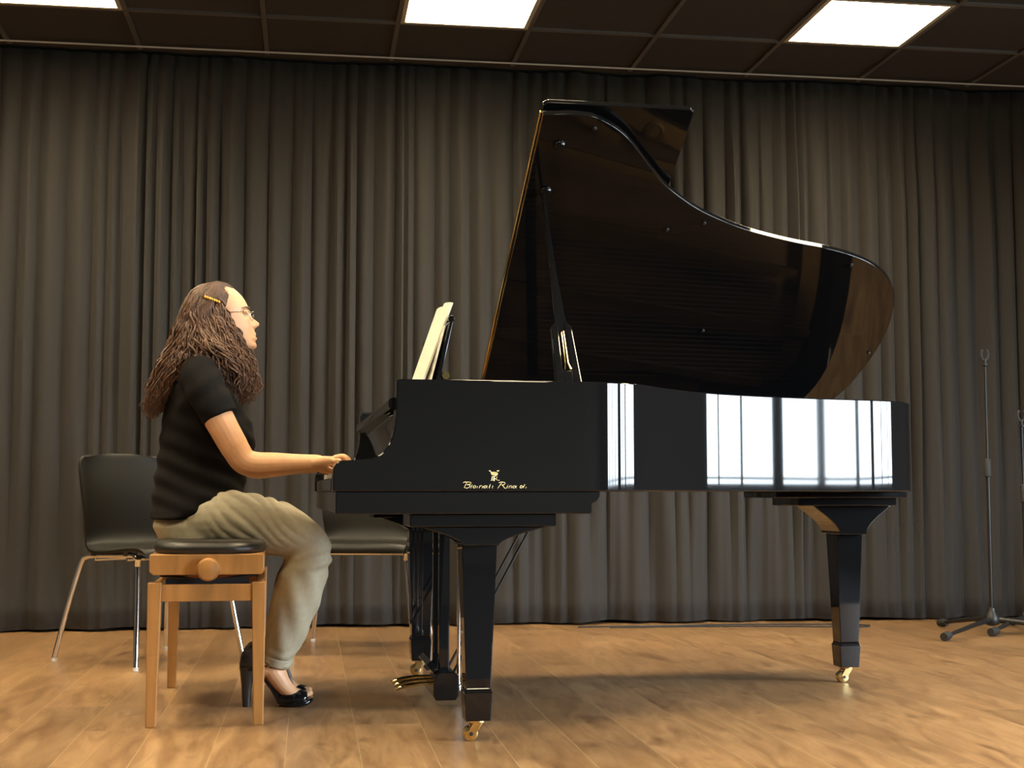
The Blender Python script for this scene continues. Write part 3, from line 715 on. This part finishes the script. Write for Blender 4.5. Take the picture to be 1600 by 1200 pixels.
# ---------------------------------------------------------------- the seated woman (u, v, z of the piano's frame)
VC = 4.60
WO = (-.18, VC, 0)
who = thing('person', WO, 'woman in black t-shirt and beige trousers seated on the bench playing the piano', 'person')
def c3(x, y, v): return Vector(at(x, y, v))
def mir(p): return (p[0], 2*VC - p[1], p[2])
def remeshed(mb, name, mt, parent, voxel, smooth=3, fn=None, keep_sharp=False):
    """union of closed shapes grown into one continuous surface"""
    me = mb.mesh(name, (0,0,0), 180)
    o = bpy.data.objects.new(name, me); COL.objects.link(o)
    r = o.modifiers.new('r', 'REMESH'); r.mode = 'VOXEL'; r.voxel_size = voxel; r.use_smooth_shade = True
    if smooth: s_ = o.modifiers.new('s', 'SMOOTH'); s_.factor = .5; s_.iterations = smooth
    bpy.context.view_layer.update()
    dg = bpy.context.evaluated_depsgraph_get(); new = bpy.data.meshes.new_from_object(o.evaluated_get(dg))
    bpy.data.objects.remove(o); bpy.data.meshes.remove(me)
    n = len(new.vertices); co = np.empty(n*3); new.vertices.foreach_get('co', co); co = co.reshape(-1, 3)
    if fn:
        nr = np.empty(n*3); new.vertices.foreach_get('normal', nr); nr = nr.reshape(-1, 3); co = fn(co, nr)
    off = OFF[parent.name]; co = co - np.array(off)
    new.vertices.foreach_set('co', co.ravel()); new.update(); new.name = name
    new.materials.clear(); new.materials.append(mt)
    new.polygons.foreach_set('use_smooth', [True]*len(new.polygons))
    o = bpy.data.objects.new(name, new); COL.objects.link(o); o.parent = parent; OFF[o.name] = off
    return o
def sections(mb, rows, n=28, e=2.3):
    """closed stack of horizontal superellipse sections: (z, u_back, u_front, half width[, v centre])"""
    P = []
    for r in rows:
        z, a, b, hw = r[:4]; vc = r[4] if len(r) > 4 else VC; cu_, hu_ = (a+b)/2, (b-a)/2; row = []
        for k in range(n):
            t = 2*PI*k/n; c_, s_ = math.cos(t), math.sin(t); q = (abs(c_)**e + abs(s_)**e)**(-1/e)
            row.append((cu_ + hu_*c_*q, vc + hw*s_*q, z))
        P.append(row)
    mb.grid(P, closed=True); o = len(mb.v)-n; b_ = len(mb.v)-n*len(rows)
    mb.f += [tuple(b_+k for k in range(n))[::-1], tuple(o+k for k in range(n))]; mb.sm += [True, True]

# --- head
VH = VC
def hz(y): return at(380, y, VH)[2]
def hu(x, y=500): return at(x, y, VH)[0]
prof = [(345,443.5),(358,447.0),(367,453),(373,458),(378.5,463.5),(383,470),(386.5,477),(388.8,483),(390.3,488),(391.2,492),(394.3,496),(399,499.5),(403.5,502.6),(406.0,505.2),(405.8,507.8),(403.0,510.2),(399.5,512.4),(397.2,515),(398.0,518),(400.6,521.2),(400.4,523.2),(397.4,524.7),(400.8,526.4),(402.0,528.6),(400.4,531.2),(398.4,533.6),(400.0,536),(401.3,539.2),(400.6,542.6),(397.5,545.8),(391,548.6),(383,551)]
base = [(345,443.5),(358,447.0),(367,453),(373,458),(378.5,463.5),(383,470),(386.5,477),(388.2,483),(388.6,488),(388.8,492),(390,498),(391.5,504),(393,509),(394.5,514),(396,519),(397,524),(397.6,530),(398.2,536),(398.6,541),(396,545),(390,548.4),(383,551)]
back = [(345,443.5),(330,447),(320,452),(312,460),(306,470),(303,480),(302,490),(304,500),(308,510),(316,520),(330,529),(345,536),(362,543),(383,551)]
hw = [(443.5,.012),(446,.032),(450,.048),(456,.060),(464,.068),(474,.073),(484,.0745),(494,.073),(504,.070),(514,.066),(524,.059),(532,.052),(538,.046),(543,.040),(548,.030),(551,.012)]
def itp(tab, y, kx, ky): 
    ys_ = [t[ky] for t in tab]; xs__ = [t[kx] for t in tab]; return float(np.interp(y, ys_, xs__))
hd = MB(); rows = []
NH = 72
for y in np.concatenate([np.linspace(443.8, 460, 12)[:-1], np.linspace(460, 551, 66)]):
    z = hz(y); xb = hu(itp(base, y, 0, 1), y); xf = hu(itp(prof, y, 0, 1), y); xk = hu(itp(back, y, 0, 1), y); W_ = itp(hw, y, 1, 0)
    mid = xk + (xb-xk)*.45; row = []
    nose = 490 < y < 515; sg_ = .0105 if y > 503 else (.0075 + .003*max(0, (y-492)/11))
    if y > 515: sg_ = .024
    for k in range(NH):
        t = 2*PI*k/NH; c_, s_ = math.cos(t), math.sin(t)
        e_ = 2.25 if c_ > 0 else 2.05
        q = (abs(c_)**e_ + abs(s_)**e_)**(-1/e_)
        yy = W_*s_*q; uu = mid + ((xb-mid) if c_ > 0 else (mid-xk))*c_*q
        if c_ > 0:
            uu += (xf-xb)*math.exp(-(yy/sg_)**2)
            if nose and y > 503:  # nostril wings
                uu += .007*math.exp(-((abs(yy)-.0125)/.005)**2)*math.exp(-((y-509)/3.2)**2)
            uu -= .012*math.exp(-((abs(yy)-.031)/.014)**2)*math.exp(-((y-491)/5.5)**2)     # eye socket
            uu += .004*math.exp(-((abs(yy)-.028)/.020)**2)*math.exp(-((y-482.5)/2.6)**2)   # brow
            uu += .006*math.exp(-((abs(yy)-.040)/.016)**2)*math.exp(-((y-507)/9)**2)       # cheek
            uu -= .0025*math.exp(-((abs(yy)-.024)/.005)**2)*math.exp(-((y-518)/6)**2)      # fold by the mouth
        row.append((uu, VH+yy, z))
    rows.append(row)
hd.grid(rows, closed=True); k_ = len(hd.v)-NH; hd.f += [tuple(range(NH)), tuple(range(k_, k_+NH))]; hd.sm += [True, True]
def sk_tube(mb, pts, rs, ell=1.0, up=None, n=16, dens=6):
    P = crom(pts, dens); R = [v.x for v in crom([(r,0,0) for r in rs], dens)]
    if isinstance(ell, (list, tuple)): ell = [v.x for v in crom([(e,0,0) for e in ell], dens)]
    mb.tube(P, R, n, ell=ell, up=up); 
    for p_, r_ in ((P[0], R[0]), (P[-1], R[-1])): mb.ball(p_, r_*.97, 12, 8)
# neck
sk_tube(hd, [c3(345,520,VH), c3(338,548,VH), c3(325,575,VH)], [.050,.052,.062], n=20)
# ears
for sg in (-1, 1):
    e0 = c3(346, 496, VH); hd.ball((e0.x, VH+sg*.076, e0.z), (.016,.006,.028), 14, 10)
# torso below the shirt
ro = []
TS = [(557,312,330,.050),(566,300,338,.090),(580,288,346,.135),(600,282,352,.150),(625,278,360,.140),(655,274,378,.135),(685,272,380,.130),(715,268,368,.125),(745,262,366,.130),(775,258,366,.150),(800,258,350,.160),(825,262,340,.165),(838,266,330,.155)]
def uzrow(y, xa, xb, w_): 
    a = at(xa, y, VC); b = at(xb, y, VC); return (a[2], a[0], b[0], w_)
sections(hd, [uzrow(*r) for r in TS][::-1])
# arms
def arm(mb, sg):
    f = (lambda p: p) if sg < 0 else mir
    P = [f(tuple(c3(315,592,4.455))), f(tuple(c3(325,620,4.41))), f(tuple(c3(345,660,4.39))), f(tuple(c3(367,700,4.385)))]
    sk_tube(mb, P, [.050,.052,.047,.044], n=18)
    P = [f(tuple(c3(367,700,4.385))), f(tuple(c3(381,720,4.383))), f(tuple(c3(400,726,4.385))), f(tuple(c3(430,725,4.39))), f(tuple(c3(465,724,4.40))), f(tuple(c3(497,723.5,4.405)))]
    sk_tube(mb, P, [.043,.041,.040,.036,.0295,.0265], ell=[1.0]*5+[1.0], n=18)
def hand(mb, sg, up_=0.0):
    f = (lambda p: p) if sg < 0 else mir
    def Q(x, y, v): p_ = c3(x, y, v); return f((p_.x, p_.y, p_.z + up_))
    # palm: a flattened body from wrist to knuckles
    w0 = Q(492,723.5,4.405); k0 = Q(522,718.5,4.41)
    for dv, r0, r1 in ((-.022,.0155,.0115),(-.008,.0175,.0125),(.008,.0175,.0125),(.022,.0155,.0115)):
        d = dv if sg < 0 else -dv
        mb.tube([(w0[0]-.006, w0[1]+d*.65, w0[2]), (lerp(w0[0],k0[0],.5), w0[1]+d*.95, lerp(w0[2],k0[2],.5)), (k0[0]-.004*abs(dv)/.022, k0[1]+d*1.30, k0[2]-abs(dv)*.12)], [r0*1.12, r0, r1], 12)
    # fingers: knuckle, middle joint, end joint, tip; unequal, bent down to the keys (little .. index towards the body's middle)
    F = [(-.036, [(520,721),(530,720),(537,727),(540,735)], .0078), (-.013, [(522,717),(535,714.5),(543,722),(546,734)], .0084),
         (.009, [(522,716),(536,713),(546,720),(549,733)], .0088), (.031, [(521,718),(534,715.5),(543,723),(545,735)], .0085)]
    for dv, pp, r_ in F:
        P = [Q(x, y, 4.410+dv*(1+.08*i)) for i, (x, y) in enumerate(pp)]
        mb.tube([tuple(v) for v in crom(P, 4)], [r_*1.15 + (r_*.72-r_*1.15)*i/12 for i in range(13)], 12)
        mb.ball(P[-1], r_*.74, 10, 8)
    P = [Q(500,727,4.425), Q(508,732,4.452), Q(518,735.5,4.462), Q(528,737.5,4.458)]
    mb.tube([tuple(v) for v in crom(P, 4)], [lerp(.0135,.0085,i/12) for i in range(13)], 12); mb.ball(P[-1], .0086, 10, 8)
for sg in (-1, 1): arm(hd, sg); hand(hd, sg)
# legs and feet (inside trousers and shoes)
def legs(mb, sg, grow=0.0, feet=True):
    f = (lambda p: p) if sg < 0 else mir
    def Q(x, y, v): return f(tuple(c3(x, y, v)))
    sk_tube(mb, [Q(300,815,4.515), Q(350,818,4.50), Q(410,826,4.495), Q(460,838,4.50), Q(484,853,4.505)], [.088,.082,.074,.062,.055], n=18)
    sk_tube(mb, [Q(484,853,4.505), Q(478,885,4.515), Q(466,930,4.53), Q(448,980,4.54), Q(434,1030,4.54), Q(426,1050,4.54)], [.053,.050,.050,.042,.033,.031], n=18)
    if feet:
        sk_tube(mb, [Q(425,1046,4.54), Q(434,1060,4.54), Q(445,1074,4.54), Q(457,1083,4.54), Q(470,1086,4.54)], [.034,.032,.028,.022,.017], ell=[1,1.0,1.2,1.6,1.9], up=(0,0,1), n=16)
        sk_tube(mb, [Q(424,1044,4.54), Q(410,1044,4.54), Q(403,1040,4.54)], [.033,.030,.026], n=14)
        for dv, x, y, r_ in ((-.024,474,1087,.0074),(-.012,479,1086,.0078),(.001,482,1085,.0082),(.020,484,1083,.0112)):
            p0 = Q(466,1086,4.54+dv*.8); p1 = Q(x,y,4.54+dv); mb.tube([p0, p1], [r_*1.1, r_], 10); mb.ball(p1, r_, 10, 8)
for sg in (-1, 1): legs(hd, sg)
body = remeshed(hd, 'body', M['skin'], who, .0027, 2)
# --- face details
for sg in (-1, 1):
    q = c3(381.5, 491.0, VH); MB().ball((q.x, VH+sg*.031, q.z), .0118, 20, 14).build('eye', M['eye'], body)
    # lowered lid line and lashes, eyebrow
    ls = MB(); ls.tube([(hu(383.5), VH+sg*.044, hz(491.5)), (hu(386.6), VH+sg*.036, hz(493)), (hu(387.6), VH+sg*.028, hz(493)), (hu(386.8), VH+sg*.020, hz(491.5))], .0012, 6)
    ls.build('eyelash', M['brow'], body)
    lidm = MB(); lidm.ball((q.x+.0006, VH+sg*.031, q.z+.0022), (.0125,.0135,.0115), 18, 12); lidm.build('eyelid', M['skin'], body)
    bw = MB(); bw.tube([(hu(378), VH+sg*.053, hz(484.5)), (hu(384), VH+sg*.043, hz(482)), (hu(388.6), VH+sg*.028, hz(482)), (hu(389.5), VH+sg*.014, hz(484))], [.0012,.0022,.0028,.002], 8, ell=1.3)
    bw.build('eyebrow', M['brow'], body)
for (yy, r_, dx) in ((521.8,.0034,398.0),(527.8,.0040,399.2)):
    lm = MB(); lm.tube([(hu(dx-4.5), VH-.021, hz(524.5)), (hu(dx-1.2), VH-.012, hz(yy)), (hu(dx), VH, hz(yy)), (hu(dx-1.2), VH+.012, hz(yy)), (hu(dx-4.5), VH+.021, hz(524.5))], [.001,r_*.85,r_,r_*.85,.001], 10)
    lm.build('lip', M['lip'], body)
# --- glasses
gl = MB()
for sg in (-1, 1):
    gl.tube([(hu(393.5), VH+sg*.056, hz(490.5)), (hu(375), VH+sg*.073, hz(491.5)), (hu(352), VH+sg*.082, hz(493.5)), (hu(345), VH+sg*.080, hz(498))], .0012, 8)
    gl.tube([(hu(393.5), VH+sg*.056, hz(490.5)), (hu(396), VH+sg*.048, hz(490.0))], .0013, 8)
gl.tube([(hu(395.5), VH-.012, hz(494)), (hu(398), VH, hz(493)), (hu(395.5), VH+.012, hz(494))], .0012, 8)
g_o = gl.build('glasses', M['silver'], who)
for sg in (-1, 1):
    P = []; rim_ = MB(); pts = []
    for k in range(25):
        a = 2*PI*k/24; ca, sa = math.cos(a), math.sin(a); yy = .033 + .0215*(abs(ca)**.8)*(1 if ca > 0 else -1); zz = .0135*(abs(sa)**.8)*(1 if sa > 0 else -1)
        pts.append((hu(395.8) - .010*((yy-.01)/.045)**2 - .12*(-zz), VH+sg*yy, hz(496.5)+zz))
    rim_.tube(pts, .0007, 6); rim_.build('lens_rim', M['silver'], g_o)
# --- hair clip
cm = MB()
for k in range(7):
    t = k/6; x, y = lerp(320.5, 342, t), lerp(463.5, 471.5, t); q = c3(x, y, VH-.094); cm.ball((q.x, VH-.0925-.002*math.sin(PI*t), q.z), (.0042,.004,.0048), 10, 8)
q0, q1 = c3(318.5,463.2,VH-.088), c3(344,472.4,VH-.088); cm.tube([(q0.x,VH-.088,q0.z),(q1.x,VH-.090,q1.z)], .0032, 8)
cm.build('hair_clip', M['amber'], who)

# --- hair: a cap with volume and many wavy locks
GUIDES = [  # around the head from the near front lock to the middle of the back; (x, y, half width from the middle)
 [(352,446,.012),(353,452,.040),(350,463,.066),(346,476,.079),(352,494,.086),(364,514,.089),(374,535,.088),(386,558,.085),(395,580,.088),(396,602,.092),(388,620,.088)],
 [(350,445,.012),(342,451,.044),(334,464,.072),(332,482,.086),(340,504,.094),(352,526,.100),(363,548,.108),(376,572,.112),(386,596,.110),(385,618,.102),(378,630,.095)],
 [(346,444,.010),(332,450,.044),(320,464,.074),(314,486,.090),(316,508,.100),(324,530,.116),(336,548,.142),(352,562,.142),(366,584,.134),(374,604,.122),(376,622,.110)],
 [(342,443,.008),(322,449,.040),(308,464,.068),(300,486,.084),(296,508,.094),(293,530,.108),(288,550,.118),(279,570,.122),(268,592,.120),(259,616,.112),(252,640,.100)],
 [(340,442,.004),(318,447,.028),(301,461,.048),(291,484,.058),(284,508,.066),(276,532,.072),(266,556,.080),(254,580,.084),(245,606,.082),(240,630,.076),(240,652,.066)],
 [(338,442,.000),(316,446,.008),(298,459,.012),(286,482,.014),(276,508,.016),(267,534,.018),(256,560,.020),(245,584,.020),(237,610,.018),(233,634,.014),(236,654,.010)]]
NG = len(GUIDES); GP = [[Vector((x, y, s_)) for x, y, s_ in g_] for g_ in GUIDES]
def guide(f):
    i = min(int(f), NG-2); t = f-i; return [GP[i][k].lerp(GP[i+1][k], t) for k in range(11)]
hm = MB(); rs = random.Random(5)
GC = [crom(g_, 3) for g_ in GP]
def lock(f, side, n=26):
    g_ = guide(f); P = crom(g_, 3); L_ = len(P); j = (rs.gauss(0,1), rs.gauss(0,1), rs.gauss(0,1)); cut = 1 - .30*rs.random()**1.5
    ph, ph2, fr, am = rs.uniform(0,6.3), rs.uniform(0,6.3), rs.uniform(4,8), rs.uniform(.4,1.5); depth = rs.random()
    out, R = [], []
    for i in range(n):
        t = i/(n-1)*cut; x = t*(L_-1); a = int(min(x, L_-2)); p = P[a].lerp(P[a+1], x-a)
        gr = t*t; q = at(p.x + j[0]*(.8+4.5*gr), p.y + j[1]*(.4+3*gr), VC)
        wv = am*(.0015 + .0115*t); du = wv*math.sin(ph + fr*t*6.3); dw = wv*math.cos(ph2 + fr*t*6.3)
        sw = p.z*(1-.12*depth) - .0035*depth + j[2]*.005*(.3+gr*2)
        u_ = q[0] + du + .006*depth*(1 if t > .2 else 0); out.append((u_, VC + side*(sw) + dw, q[2] + .25*du - .002*depth)); R.append(1)
    th = rs.uniform(.0011,.0027)
    R = [th*(.75 + .5*math.sin(PI*min(1, i/(n-1)*1.1)))*(1 if i < n-5 else (n-1-i)/5+.12) for i in range(n)]
    hm.tube(out, R, 5, cap=False, ell=1.6)
for side in (-1, 1):
    for k in range(1150):
        f = rs.random()*(NG-1)
        if 2.05 < f < 2.95 and rs.random() < .15: f = rs.choice((rs.uniform(0,2), rs.uniform(3,5)))
        lock(f, side)
HAIRLINE = [(364,451,.004),(364,453,.020),(362,457,.036),(360,463,.051),(358,470,.062),(356,478,.070),(354,486,.076)]
HL = crom(HAIRLINE, 6)
def swept(side):
    """strands combed back from the hairline to the clip"""
    h_ = HL[int(rs.random()*(len(HL)-1))]; k = HL.index(h_)/(len(HL)-1); n = 18; j = rs.gauss(0,1)
    g_ = guide(rs.uniform(1.2, 2.4)); end = [g_[3].lerp(g_[4], rs.random())]
    mid1 = Vector((lerp(352,348,k), lerp(446.5,478,k)+j*.5, lerp(.020,.081,k**.7))); mid2 = Vector((lerp(336,338,k)+j, lerp(452,474,k)+j*.8, lerp(.050,.086,k**.7)))
    P = crom([h_, mid1, mid2] + [Vector((e_.x, e_.y, e_.z*1.01)) for e_ in end], 5); out = []; L_ = len(P)
    for i in range(n):
        x = i/(n-1)*(L_-1); a = int(min(x, L_-2)); p = P[a].lerp(P[a+1], x-a); q = at(p.x, p.y, VC); out.append((q[0], VC + side*(p.z + .003*rs.random() + .003), q[2]+.003))
    th = rs.uniform(.0013, .0024); hm.tube(out, [th*min(1, .3+i/4)*min(1, (n-1-i)/4+.1) for i in range(n)], 5, cap=False, ell=1.6)
for side in (-1, 1):
    for k in range(620): swept(side)
hair = hm.build('hair', M['hair'], who, sharp=180, fix=False)
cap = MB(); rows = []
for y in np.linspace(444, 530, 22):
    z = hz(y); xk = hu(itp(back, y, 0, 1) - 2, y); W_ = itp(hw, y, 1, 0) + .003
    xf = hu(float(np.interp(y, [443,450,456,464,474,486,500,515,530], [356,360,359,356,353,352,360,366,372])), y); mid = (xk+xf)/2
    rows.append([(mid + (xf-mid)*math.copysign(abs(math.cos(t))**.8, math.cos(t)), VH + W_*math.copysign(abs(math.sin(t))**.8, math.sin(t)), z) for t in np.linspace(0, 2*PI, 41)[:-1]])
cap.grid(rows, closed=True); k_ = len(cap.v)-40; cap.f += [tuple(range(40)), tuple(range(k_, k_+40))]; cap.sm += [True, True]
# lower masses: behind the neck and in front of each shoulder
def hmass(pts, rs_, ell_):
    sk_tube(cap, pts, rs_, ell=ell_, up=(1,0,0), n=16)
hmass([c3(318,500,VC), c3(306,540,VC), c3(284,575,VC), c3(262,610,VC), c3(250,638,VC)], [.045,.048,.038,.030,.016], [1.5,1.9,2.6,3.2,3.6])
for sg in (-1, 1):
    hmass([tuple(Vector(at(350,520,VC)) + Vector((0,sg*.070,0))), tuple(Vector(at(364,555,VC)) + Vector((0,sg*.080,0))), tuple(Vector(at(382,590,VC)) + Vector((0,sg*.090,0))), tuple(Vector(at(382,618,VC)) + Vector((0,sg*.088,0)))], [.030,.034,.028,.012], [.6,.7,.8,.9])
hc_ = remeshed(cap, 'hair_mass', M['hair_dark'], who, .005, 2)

# --- t-shirt
sh = MB()
TS2 = [(556,312,331,.060),(563,300,340,.100),(574,289,347,.150),(590,277,354,.172),(610,266,364,.176),(635,258,378,.172),(660,253,394,.165),(685,250,399,.160),(705,248,397,.152),(725,245,388,.150),(745,242,384,.152),(765,240,383,.160),(785,237,376,.178),(803,236,350,.186),(811,236,312,.188)]
sections(sh, [uzrow(*r) for r in TS2][::-1], n=36, e=2.2)
sk_tube(sh, [c3(252,806,VC), c3(290,800,VC)], [.02,.06], ell=1.5, n=14)
for sg in (-1, 1):
    f = (lambda p: p) if sg < 0 else mir
    P = [f(tuple(c3(312,585,4.475))), f(tuple(c3(320,605,4.425))), f(tuple(c3(332,628,4.405))), f(tuple(c3(345,653,4.395)))]
    sh.tube([tuple(p) for p in crom(P, 5)], [lerp(.066,.0585,i/15) for i in range(16)], 22); sh.ball(P[0], .064, 16, 12)
def shirt_fn(co, nr):
    u, v, z = co[:,0], co[:,1], co[:,2]
    fold = .0035*np.sin((z*1.0+u*.55)*95 + 2.0*np.sin(v*14) + 1.5*np.sin(u*17))*np.clip((.98-z)/.18, 0, 1)*np.clip((z-.60)/.03, .2, 1)
    fold += .0025*np.sin((u*.8 - z)*70 + 3*np.sin(v*9))*np.clip((z-.9)/.1, 0, 1)
    return co + nr*fold[:,None]
shirt = remeshed(sh, 'shirt', M['shirt'], who, .0055, 3, shirt_fn)
# --- trousers
tr = MB()
PS_ = [(774,268,380,.135),(790,256,384,.150),(806,243,380,.168),(822,239,374,.182),(840,248,360,.180),(850,258,350,.170)]
sections(tr, [uzrow(*r) for r in PS_][::-1], n=36, e=2.4)
for sg in (-1, 1):
    f = (lambda p: p) if sg < 0 else mir
    def Q(x, y, v): return f(tuple(c3(x, y, v)))
    sk_tube(tr, [Q(305,815,4.515), Q(350,813,4.500), Q(400,820,4.495), Q(445,830,4.498), Q(475,845,4.502), Q(486,857,4.505)], [.098,.098,.094,.084,.070,.066], n=24)
    P = [Q(486,857,4.505), Q(481,880,4.510), Q(466,925,4.525), Q(454,965,4.535), Q(443,1002,4.54), Q(435,1026,4.54), Q(432,1041,4.54)]
    tr.tube([tuple(p) for p in crom(P, 5)], [v.x for v in crom([(r_,0,0) for r_ in (.066,.070,.078,.070,.060,.047,.0415)], 5)], 24)
    tr.ball(P[0], .066, 20, 14)
def tr_fn(co, nr):
    u, v, z = co[:,0], co[:,1], co[:,2]
    s = np.zeros(len(co))
    # creases fanning across the thigh from the hip
    a = (u+.05)*.95 + (z-.60)*1.15
    m = np.clip((z-.50)/.06, 0, 1)*np.clip((u+.22)/.12, 0, 1)*np.clip((.16-u)/.10, 0, 1)
    s += .0075*(np.abs(np.sin(a*78 + 1.1*np.sin(z*26)+.8*np.sin(u*31)))**.8-.6) * m
    # creases of the lower leg, knee and cuff
    m2 = np.clip((.46-z)/.05, 0, 1); s += .0022*np.sin((z*.35 + u*1.1)*80 + 2*np.sin(v*20+z*9))*m2
    m3 = np.clip((.20-z)/.05, 0, 1); s += .0028*np.sin(z*190 + 3*np.sin(u*40))*m3
    m4 = np.exp(-((z-.46)/.03)**2)*np.clip((u-.0)/.1, 0, 1); s -= .006*np.cos((z-.46 - (u-.1)*.35)*120)*m4
    co = co + nr*s[:,None]
    return co
trous = remeshed(tr, 'trousers', M['trousers'], who, .0055, 2, tr_fn)
for sg in (-1, 1):
    f = (lambda p: p) if sg < 0 else mir
    cf = MB(); P = [f(tuple(c3(434.5,1029,4.54))), f(tuple(c3(431.5,1042,4.54)))]; cf.tube(P, [.0475,.0435], 22, ell=.95)
    cf.build('cuff', M['trousers'], trous, bevel=.003)
# --- shoes: black platform sandals with high heels
def shoe(sg):
    f = (lambda p: p) if sg < 0 else mir
    vs_ = 4.54
    def uz(x, y): q = at(x, y, vs_); return (q[0], q[2])
    def pris(m_, poly, hw_):
        """side outline (pixels) with half widths per point, rounded across"""
        pts = [uz(*p_) for p_ in poly]
        a, b = f((0, vs_-hw_, 0))[1], f((0, vs_+hw_, 0))[1]
        m_.prism(pts, min(a,b), max(a,b))
    cy_ = f((0, vs_, 0))[1]
    def stations(m_, rows, e=2.6, n=24, cap=True):
        """closed stack of upright sections along the foot: (x, y top, y bottom, half width)"""
        P = []
        for (x, yt, yb, w_) in rows:
            u0, z1 = uz(x, yt); _, z0 = uz(x, yb); z0 = max(z0, .001); row = []
            for k in range(n):
                t = 2*PI*k/n; c_, s_ = math.cos(t), math.sin(t); q = (abs(c_)**e + abs(s_)**e)**(-1/e)
                row.append((u0, cy_ + w_*c_*q, (z0+z1)/2 + (z1-z0)/2*s_*q))
            P.append(row)
        m_.grid(P, closed=True)
        if cap: o_ = len(m_.v)-n; b_ = len(m_.v)-n*len(rows); m_.f += [tuple(b_+k for k in range(n))[::-1], tuple(o_+k for k in range(n))]; m_.sm += [True, True]
    up = MB(); P = []   # vamp over the toes, open at both ends
    for (x, yt, yb, w_) in ((434,1083.5,1092,.026),(441,1081,1096,.033),(449,1078.5,1098,.039),(458,1076.5,1098,.0435),(467,1076.5,1097,.045),(474,1078,1095,.043),(480,1080,1093,.040)):
        u0, z1 = uz(x, yt); _, z0 = uz(x, yb)
        P.append([(u0, cy_ - w_*math.cos(PI*k/16), z0 + (z1-z0)*(math.sin(PI*k/16)**.55)) for k in range(17)])
    up.grid(P); o = up.build('shoe', M['patent'], who, sharp=80); so = o.modifiers.new('thick', 'SOLIDIFY'); so.thickness = .003
    so_ = MB(); stations(so_, [(436,1094,1103.5,.024),(440,1093.5,1104.5,.031),(450,1093.5,1104.5,.040),(460,1094,1104.5,.0455),(470,1093,1103.5,.047),(479,1091,1100.5,.044),(485,1089,1097.5,.036),(489,1088,1094.5,.020)], e=3.4)
    so_.build('platform', M['patent'], o, sharp=70)
    sk = MB(); stations(sk, [(400,1047,1052,.024),(406,1053,1058,.023),(414,1058.5,1066,.021),(421,1066,1075.5,.021),(428,1074,1087,.023),(434,1081.5,1099,.026),(440,1087,1103,.030)], e=3)
    sk.build('shank', M['patent'], o, sharp=70)
    ct = MB(); P = []
    for (x0, y, w_, d) in ((389,1009,.016,10),(382,1017,.024,16),(377,1026,.029,21),(374,1036,.030,26),(374,1046,.029,28)):
        row = []
        for k in range(13):
            a = -PI/2 + PI*k/12; u0, z_ = uz(x0 + d*(1-math.cos(a)), y); row.append((u0, f((0, vs_ + w_*math.sin(a), 0))[1], z_))
        P.append(row)
    ct.grid(P); c_ = ct.build('heel_counter', M['suede'], o, sharp=80); so = c_.modifiers.new('thick', 'SOLIDIFY'); so.thickness = .003
    hl = MB(); rows_ = []
    for (xa, xb, y, w_) in ((374,402,1042,.026),(375.5,397,1055,.020),(377,394,1070,.014),(378,391.5,1088,.011),(379,391,1101,.010)):
        ua, z_ = uz(xa, y); ub, _ = uz(xb, y); rows_.append((max(z_,.001) if y < 1101 else .001, ua, ub, w_, cy_))
    sections(hl, rows_[::-1], n=18, e=2.8); hl.build('heel', M['suede'], o)
    stp = MB(); q = at(428, 1040, vs_)
    ring = [(q[0]-.004+.034*math.cos(a), f((0, vs_+.036*math.sin(a), 0))[1], q[2]-.003*math.cos(a)) for a in np.linspace(0, 2*PI, 25)]
    stp.tube(ring, .0035, 8, cap=False)
    stp.tube([tuple((uz(448,1043)[0], cy_, uz(448,1043)[1])), (uz(453,1058)[0], cy_, uz(453,1058)[1]), (uz(460,1076)[0], cy_, uz(460,1076)[1])], .0033, 8); stp.build('strap', M['suede'], o)
    MB().tube([f((uz(418,1039)[0], vs_-.037, uz(418,1039)[1])), f((uz(420.5,1039)[0], vs_-.0375, uz(420.5,1039)[1]))], .0045, 8).build('buckle', M['brass'], o)
for sg in (-1, 1): shoe(sg)
# finger ring
rg = MB(); q = c3(530.5, 716.2, 4.398); rg.tube([(q.x, q.y+.0092*math.cos(a), q.z+.0092*math.sin(a)) for a in np.linspace(0, 2*PI, 17)], .0013, 6, cap=False); rg.build('finger_ring', M['brass'], who)
